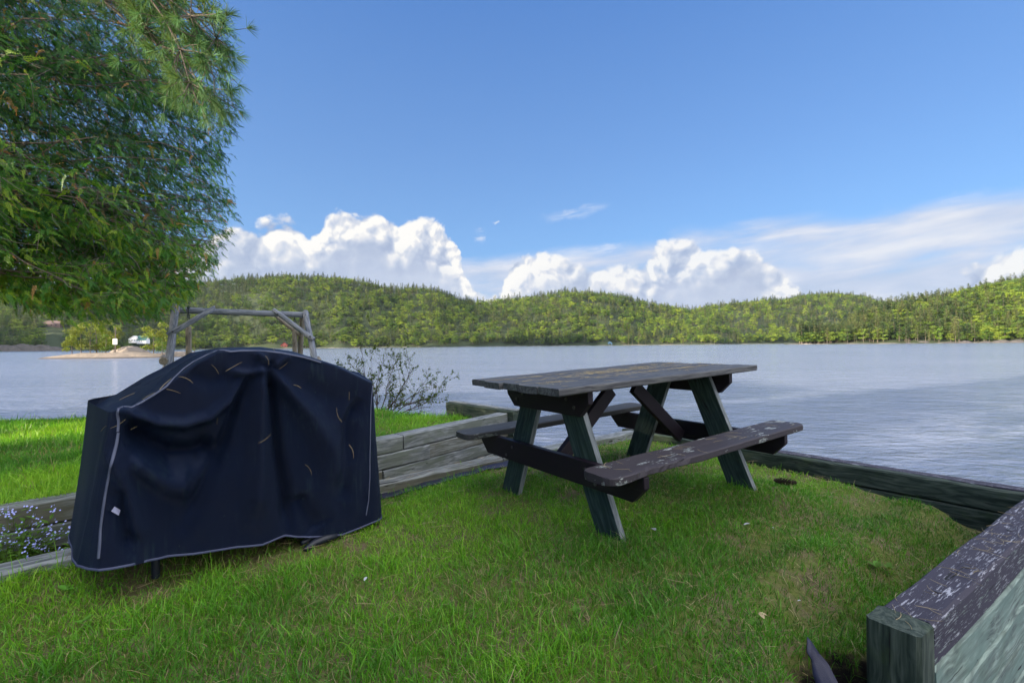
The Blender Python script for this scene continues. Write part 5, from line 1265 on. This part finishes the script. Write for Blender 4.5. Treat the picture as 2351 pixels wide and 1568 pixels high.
# clearings: a house stands a little in front of the trees on the shore slope
house(310, 716, 13.2, 13, 9, 3.6, 4.6, m_white, m_white, 'small white gabled cottage on the shore behind the islet', 'house', .25, [(-2, 1.6, 1.2, 1.4), (1.5, 1.6, 1.2, 1.4)])
house(329, 717, 12.0, 13, 9, 3.2, 6.4, m_white, m_green_roof, 'white cottage wing with a dark green roof beside the gabled one', 'house', .1, [(-2.5, 1.3, 1., 1.4), (0, 1.3, 1., 1.4), (2.5, 1.3, 1., 1.4)], front=False)
house(1067, 812, 2.0, 9, 8, 3.2, 4.2, m_red, m_red, 'dark red cabin at the far waterline between the swing posts', 'cabin', .2, [(-2, 1.8, 1.4, 1.5), (2, 1.8, 1.4, 1.5)], name='cabin') if False else None
def shore_at(px): return float(ip(px, shore_A))
pr_ = zl(1715, 640)[0]
house(pr_, shore_at(pr_) - 2, 2.6, 10, 8, 3.0, 4.4, m_red, m_red, 'dark red cabin at the far waterline seen between the swing posts', 'cabin', .2, [(-2, 1.8, 1.4, 1.5), (2, 1.8, 1.4, 1.5)], name='cabin')
house(1400, shore_at(1400) - 2, 1.6, 6.5, 7, 2.6, 2.4, m_bluep, m_bluep, 'tiny blue boathouse at the far waterline above the table', 'boathouse', 0, [(0, 1.0, 3.0, 2.)], name='boathouse')
house(124, 700, 36, 22, 10, 4, 4.5, m_broof, m_broof, 'large brown roofed lodge among trees on the left hillside', 'house', .15, [(-6, 2, 1.6, 1.8), (0, 2, 1.6, 1.8), (6, 2, 1.6, 1.8)], front=False, name='lodge')
# rock faces along the left shore
for i, (px, w_, h_) in enumerate(((12, 20, 7.5), (50, 24, 8.5), (92, 20, 7.5), (124, 12, 5))):
    d = shore_at(px) - 8; mound(ix(px, d), d, w_, 9, h_, 50 + i, 'shore_rock', 34)
# rocks on the right-hand shore
for i, (px, w_, h_) in enumerate(((2040, 6, 1.3), (2085, 5, 1.2), (2120, 8, 2.4), (2180, 6, 1.2), (2215, 7, 2.0), (2262, 6, 1.6), (2300, 8, 2.6), (2335, 8, 2.4), (1985, 5, 1.))):
    d = float(ip(px, shore_B)) - 3; mound(ix(px, d), d, w_, 4.5, h_, 70 + i, 'shore_rock', 24)

# ------------------------------------------------------------------ small things
m_cone, nt, out = material('pine_cone'); principled(nt, out, Base_Color=(.075, .05, .04), Roughness=.8)
cp_ = WZ(1802, 1102, .79); cp_.z = float(ground_z(cp_.x, cp_.y)) + .045
cone = empty('pine_cone', cp_, 'open brown pine cone lying on the grass beyond the bench', 'pine cone'); mb = MB(); axd = Vector((.93, -.30, -.05)).normalized(); a_ = axd.orthogonal().normalized(); b_ = axd.cross(a_)
for i in range(85):
    t = i / 84; an = i * 2.39996; r = .027 * math.sin(math.pi * (.12 + .8 * t)) ** .8; c = axd * (t - .5) * .125; o_ = (a_ * math.cos(an) + b_ * math.sin(an)); s = axd.cross(o_)
    tip = c + o_ * r + axd * .010; w = .0085 * (1 - .3 * t)
    mb.add(([c + o_ * .004, c + o_ * r * .75 + s * w + axd * .004, tip + s * w * .5, tip + o_ * .003, tip - s * w * .5, c + o_ * r * .75 - s * w + axd * .004, c + o_ * .006 - axd * .005], [(0, 1, 2, 3, 4, 5), (6, 5, 4, 3, 2, 1)]))
mb.build('scales', m_cone, cone)
MB().add(tube([-axd * .065, axd * .06], [.006, .004], 6)).build('core', m_cone, cone)
m_need2, nt, out = material('dry_needle'); rnn = nt.noise(nt.new('ShaderNodeNewGeometry').outputs['Position'], 9, 2, .5); principled(nt, out, Base_Color=nt.mix(rnn, (.26, .18, .08), (.52, .43, .24)), Roughness=.6)
def needle_set(specs, label, name='dry_needles'):
    mb = MB()
    for (p, d, up, L, bend) in specs:
        s = up.cross(d).normalized(); pts_ = [p + d * (L * (t - .5)) + s * bend * L * (1 - (2 * t - 1) ** 2) + up * .0015 for t in (0, .25, .5, .75, 1)]; mb.add(tube(pts_, [.0005, .0007, .0007, .0007, .0004], 3, False))
    tag(mb.build(name, m_need2), label, 'needles', None, 'stuff')
rng = random.Random(2); sp1 = []
for zp in ((470, 400), (485, 590), (735, 370), (808, 300), (990, 235), (1105, 222), (1305, 180), (1410, 210), (1000, 555), (1490, 345), (1810, 398), (405, 560), (315, 600), (1290, 660), (1750, 515), (690, 330), (1170, 100), (1350, 122), (600, 400), (720, 180), (1825, 740), (1560, 850)):
    r = hit(*zpx(zp))
    if r[0] is None: continue
    n = r[1] if r[1].dot(cpos - r[0]) > 0 else -r[1]; t = n.orthogonal().normalized(); t2 = n.cross(t); an = rng.uniform(0, 3.14); sp1.append((r[0] + n * .002, t * math.cos(an) + t2 * math.sin(an), n, rng.uniform(.04, .085), rng.uniform(-.14, .14)))
needle_set(sp1, 'dry pine needles stuck to the navy cover')
sp1 = []; upv = wW
for i in range(420):
    u0 = rng.uniform(.02, TL - .02); v0 = rng.choice([-.165, 0., .165, .0, -.165]) * 1. + rng.gauss(0, .022) if rng.random() < .75 else rng.uniform(-TW_ / 2 + .03, TW_ / 2 - .03)
    if rng.random() < .25: u0 = .9 + rng.gauss(0, .22); v0 = .07 + rng.gauss(0, .03)
    p = O + uW * u0 + yW * v0 + wW * rng.uniform(.002, .006); d = (uW * rng.gauss(1.2, .7) + yW * rng.gauss(0, .8)).normalized()
    if 0 < u0 < TL and abs(v0) < TW_ / 2: sp1.append((p, d, upv, rng.uniform(.03, .09), rng.uniform(-.12, .12)))
needle_set(sp1, 'brown pine needle litter lying along the board joints of the table')
sp1 = []
for i in range(22):
    u0 = rng.uniform(.1, TL - .1); v0 = -(v1_ + rng.uniform(.02, .19)); sp1.append((O + uW * u0 + yW * v0 + wW * (-q_ + tk + .004), (uW * rng.gauss(0, 1) + yW * rng.gauss(0, 1)).normalized(), upv, rng.uniform(.04, .09), rng.uniform(-.15, .15)))
for i in range(46):
    t = rng.uniform(-.08, 1.8); p = s0 + dR * t + nRv * rng.uniform(-.06, .06) + Vector((0, 0, .004)); sp1.append((p, (dR * rng.gauss(0, 1) + nRv * rng.gauss(0, 1)).normalized(), Vector((0, 0, 1)), rng.uniform(.04, .09), rng.uniform(-.12, .12)))
for i in range(60):
    t = rng.random(); p = low[1] * (1 - t) + low[3] * t + offs * rng.uniform(0, 1.6) + Vector((0, 0, .003)); p2 = U1 * (1 - t) + U3 * t
    sp1.append((p, Vector((rng.gauss(0, 1), rng.gauss(0, 1), 0)).normalized(), Vector((0, 0, 1)), rng.uniform(.04, .09), rng.uniform(-.12, .12)))
needle_set(sp1, 'scattered dry pine needles lying on the timbers and the near bench')
sp1 = []
for i in range(260):
    x, y = (rng.uniform(-2.0, 2.6), rng.uniform(1.3, 4.2)); t, l = region(np.array([x]), np.array([y]))
    if not t[0]: continue
    z = float(ground_z(x, y)) + rng.uniform(.015, .04); sp1.append((Vector((x, y, z)), Vector((rng.gauss(0, 1), rng.gauss(0, 1), rng.gauss(0, .15))).normalized(), Vector((0, 0, 1)), rng.uniform(.05, .11), rng.uniform(-.12, .12)))
needle_set(sp1, 'long dry pine needles fallen among the grass blades')
m_wleaf, nt, out = material('bleached_leaf'); principled(nt, out, Base_Color=(.42, .44, .46), Roughness=.6)
m_weed = leaf_material('weed_leaf', [(.10, .26, .03), (.13, .30, .035)], trans=.35)
def leaf_thing(px, py, z, size, mat, name, label, cat, n=1, grp=None, upright=.25, seed=0):
    p = WZ(px, py, z); p.z = float(ground_z(p.x, p.y)); r_ = random.Random(seed); root = empty(name, p, label, cat, grp)
    for i in range(n):
        an = r_.uniform(0, 6.28); d = Vector((math.cos(an), math.sin(an), upright * r_.uniform(.5, 1.6))).normalized(); s = d.cross(Vector((0, 0, 1))).normalized(); nn = s.cross(d); L = size * r_.uniform(.7, 1.2); V = []; F = []
        for k in range(8):
            t = k / 7; w = L * .26 * math.sin(math.pi * min(1, t * .92 + .06)) ** .8; c = d * L * t + Vector((0, 0, .012 - .25 * L * t * t)) + Vector((0, 0, .02))
            V += [c - s * w + nn * w * .3, c, c + s * w + nn * w * .3]
        for k in range(7):
            for j in (0, 1): F.append((k * 3 + j, k * 3 + j + 1, k * 3 + 4 + j, k * 3 + 3 + j))
        obj('leaf', mesh_from('leaf', [tuple(v) for v in V], F, [mat], True, None, {'tint': ('POINT', 'FLOAT', [r_.random()] * len(V))}), root)
    return root
for i, (px, py, sz, n, lab) in enumerate([(1262, 1104, .08, 5, 'bright green weed with pointed leaves between the two near table legs'), (1300, 1112, .09, 6, 'larger spreading weed left of the middle table leg'), (1215, 1100, .06, 4, 'small weed close to the left near table leg'), (1340, 1122, .06, 4, 'small light green weed beside the middle table leg'),
        (2012, 1252, .07, 6, 'pale green broadleaf weed on the bank near the right timbers'), (2040, 1250, .07, 6, 'lime green broadleaf weed just right of the pale one on the bank'), (2105, 1290, .06, 5, 'flat green weed under the edge of the right timber wall'),
        (150, 1385, .06, 4, 'round leaved weed in the grass at the lower left'), (305, 1300, .05, 4, 'small round leaved weed under the left end of the cover'), (190, 1452, .06, 5, 'broadleaf weed in the bottom left grass'), (1180, 1360, .04, 4, 'tiny weed in the open grass below the picnic table'), (1320, 1430, .04, 4, 'tiny weed in the grass near the bottom middle')]):
    leaf_thing(px, py, .69, sz * .62, m_weed, 'weed', lab, 'weed', n, 'broadleaf weeds in the lawn', .7, 40 + i)
for i, (px, py, sz, lab) in enumerate([(1505, 1243, .05, 'bleached white leaf lying right of the middle table leg foot'), (1722, 1222, .035, 'small pale leaf on the grass below the bench'), (1775, 1228, .018, 'tiny white fleck of leaf in the grass below the far bench end'), (1838, 1345, .018, 'tiny white fleck lying above the pit'), (842, 1335, .035, 'thin pale twig like leaf lying below the right end of the cover')]):
    leaf_thing(px, py, .70, sz, m_wleaf, 'fallen_leaf', lab, 'leaf', 1, 'bleached leaves on the grass', .05, 80 + i)
leaf_thing(1742, 1420, .68, .03, m_need2, 'fallen_leaf', 'curled tan leaf lying left of the pit', 'leaf', 2, 'bleached leaves on the grass', .2, 95)

# ------------------------------------------------------------------ thin air haze
m_haze, nt, out = material('haze')
pv_ = nt.new('ShaderNodeVolumePrincipled', {'Color': (.55, .74, 1., 1), 'Density': .00003, 'Anisotropy': .2}); nt.l.new(pv_.outputs[0], out.inputs['Volume'])
V = [(x, y, z) for z in (-3.6, 420) for x, y in ((-2600, -420), (3400, -420), (3400, 3100), (-2600, 3100))]
hz_o = obj('haze', mesh_from('haze', V, [(3, 2, 1, 0), (4, 5, 6, 7), (0, 1, 5, 4), (1, 2, 6, 5), (2, 3, 7, 6), (3, 0, 4, 7)], [m_haze])); tag(hz_o, 'thin bluish air between the viewer and the far hills', None, None, 'stuff')
SC.cycles.volume_bounces = 0
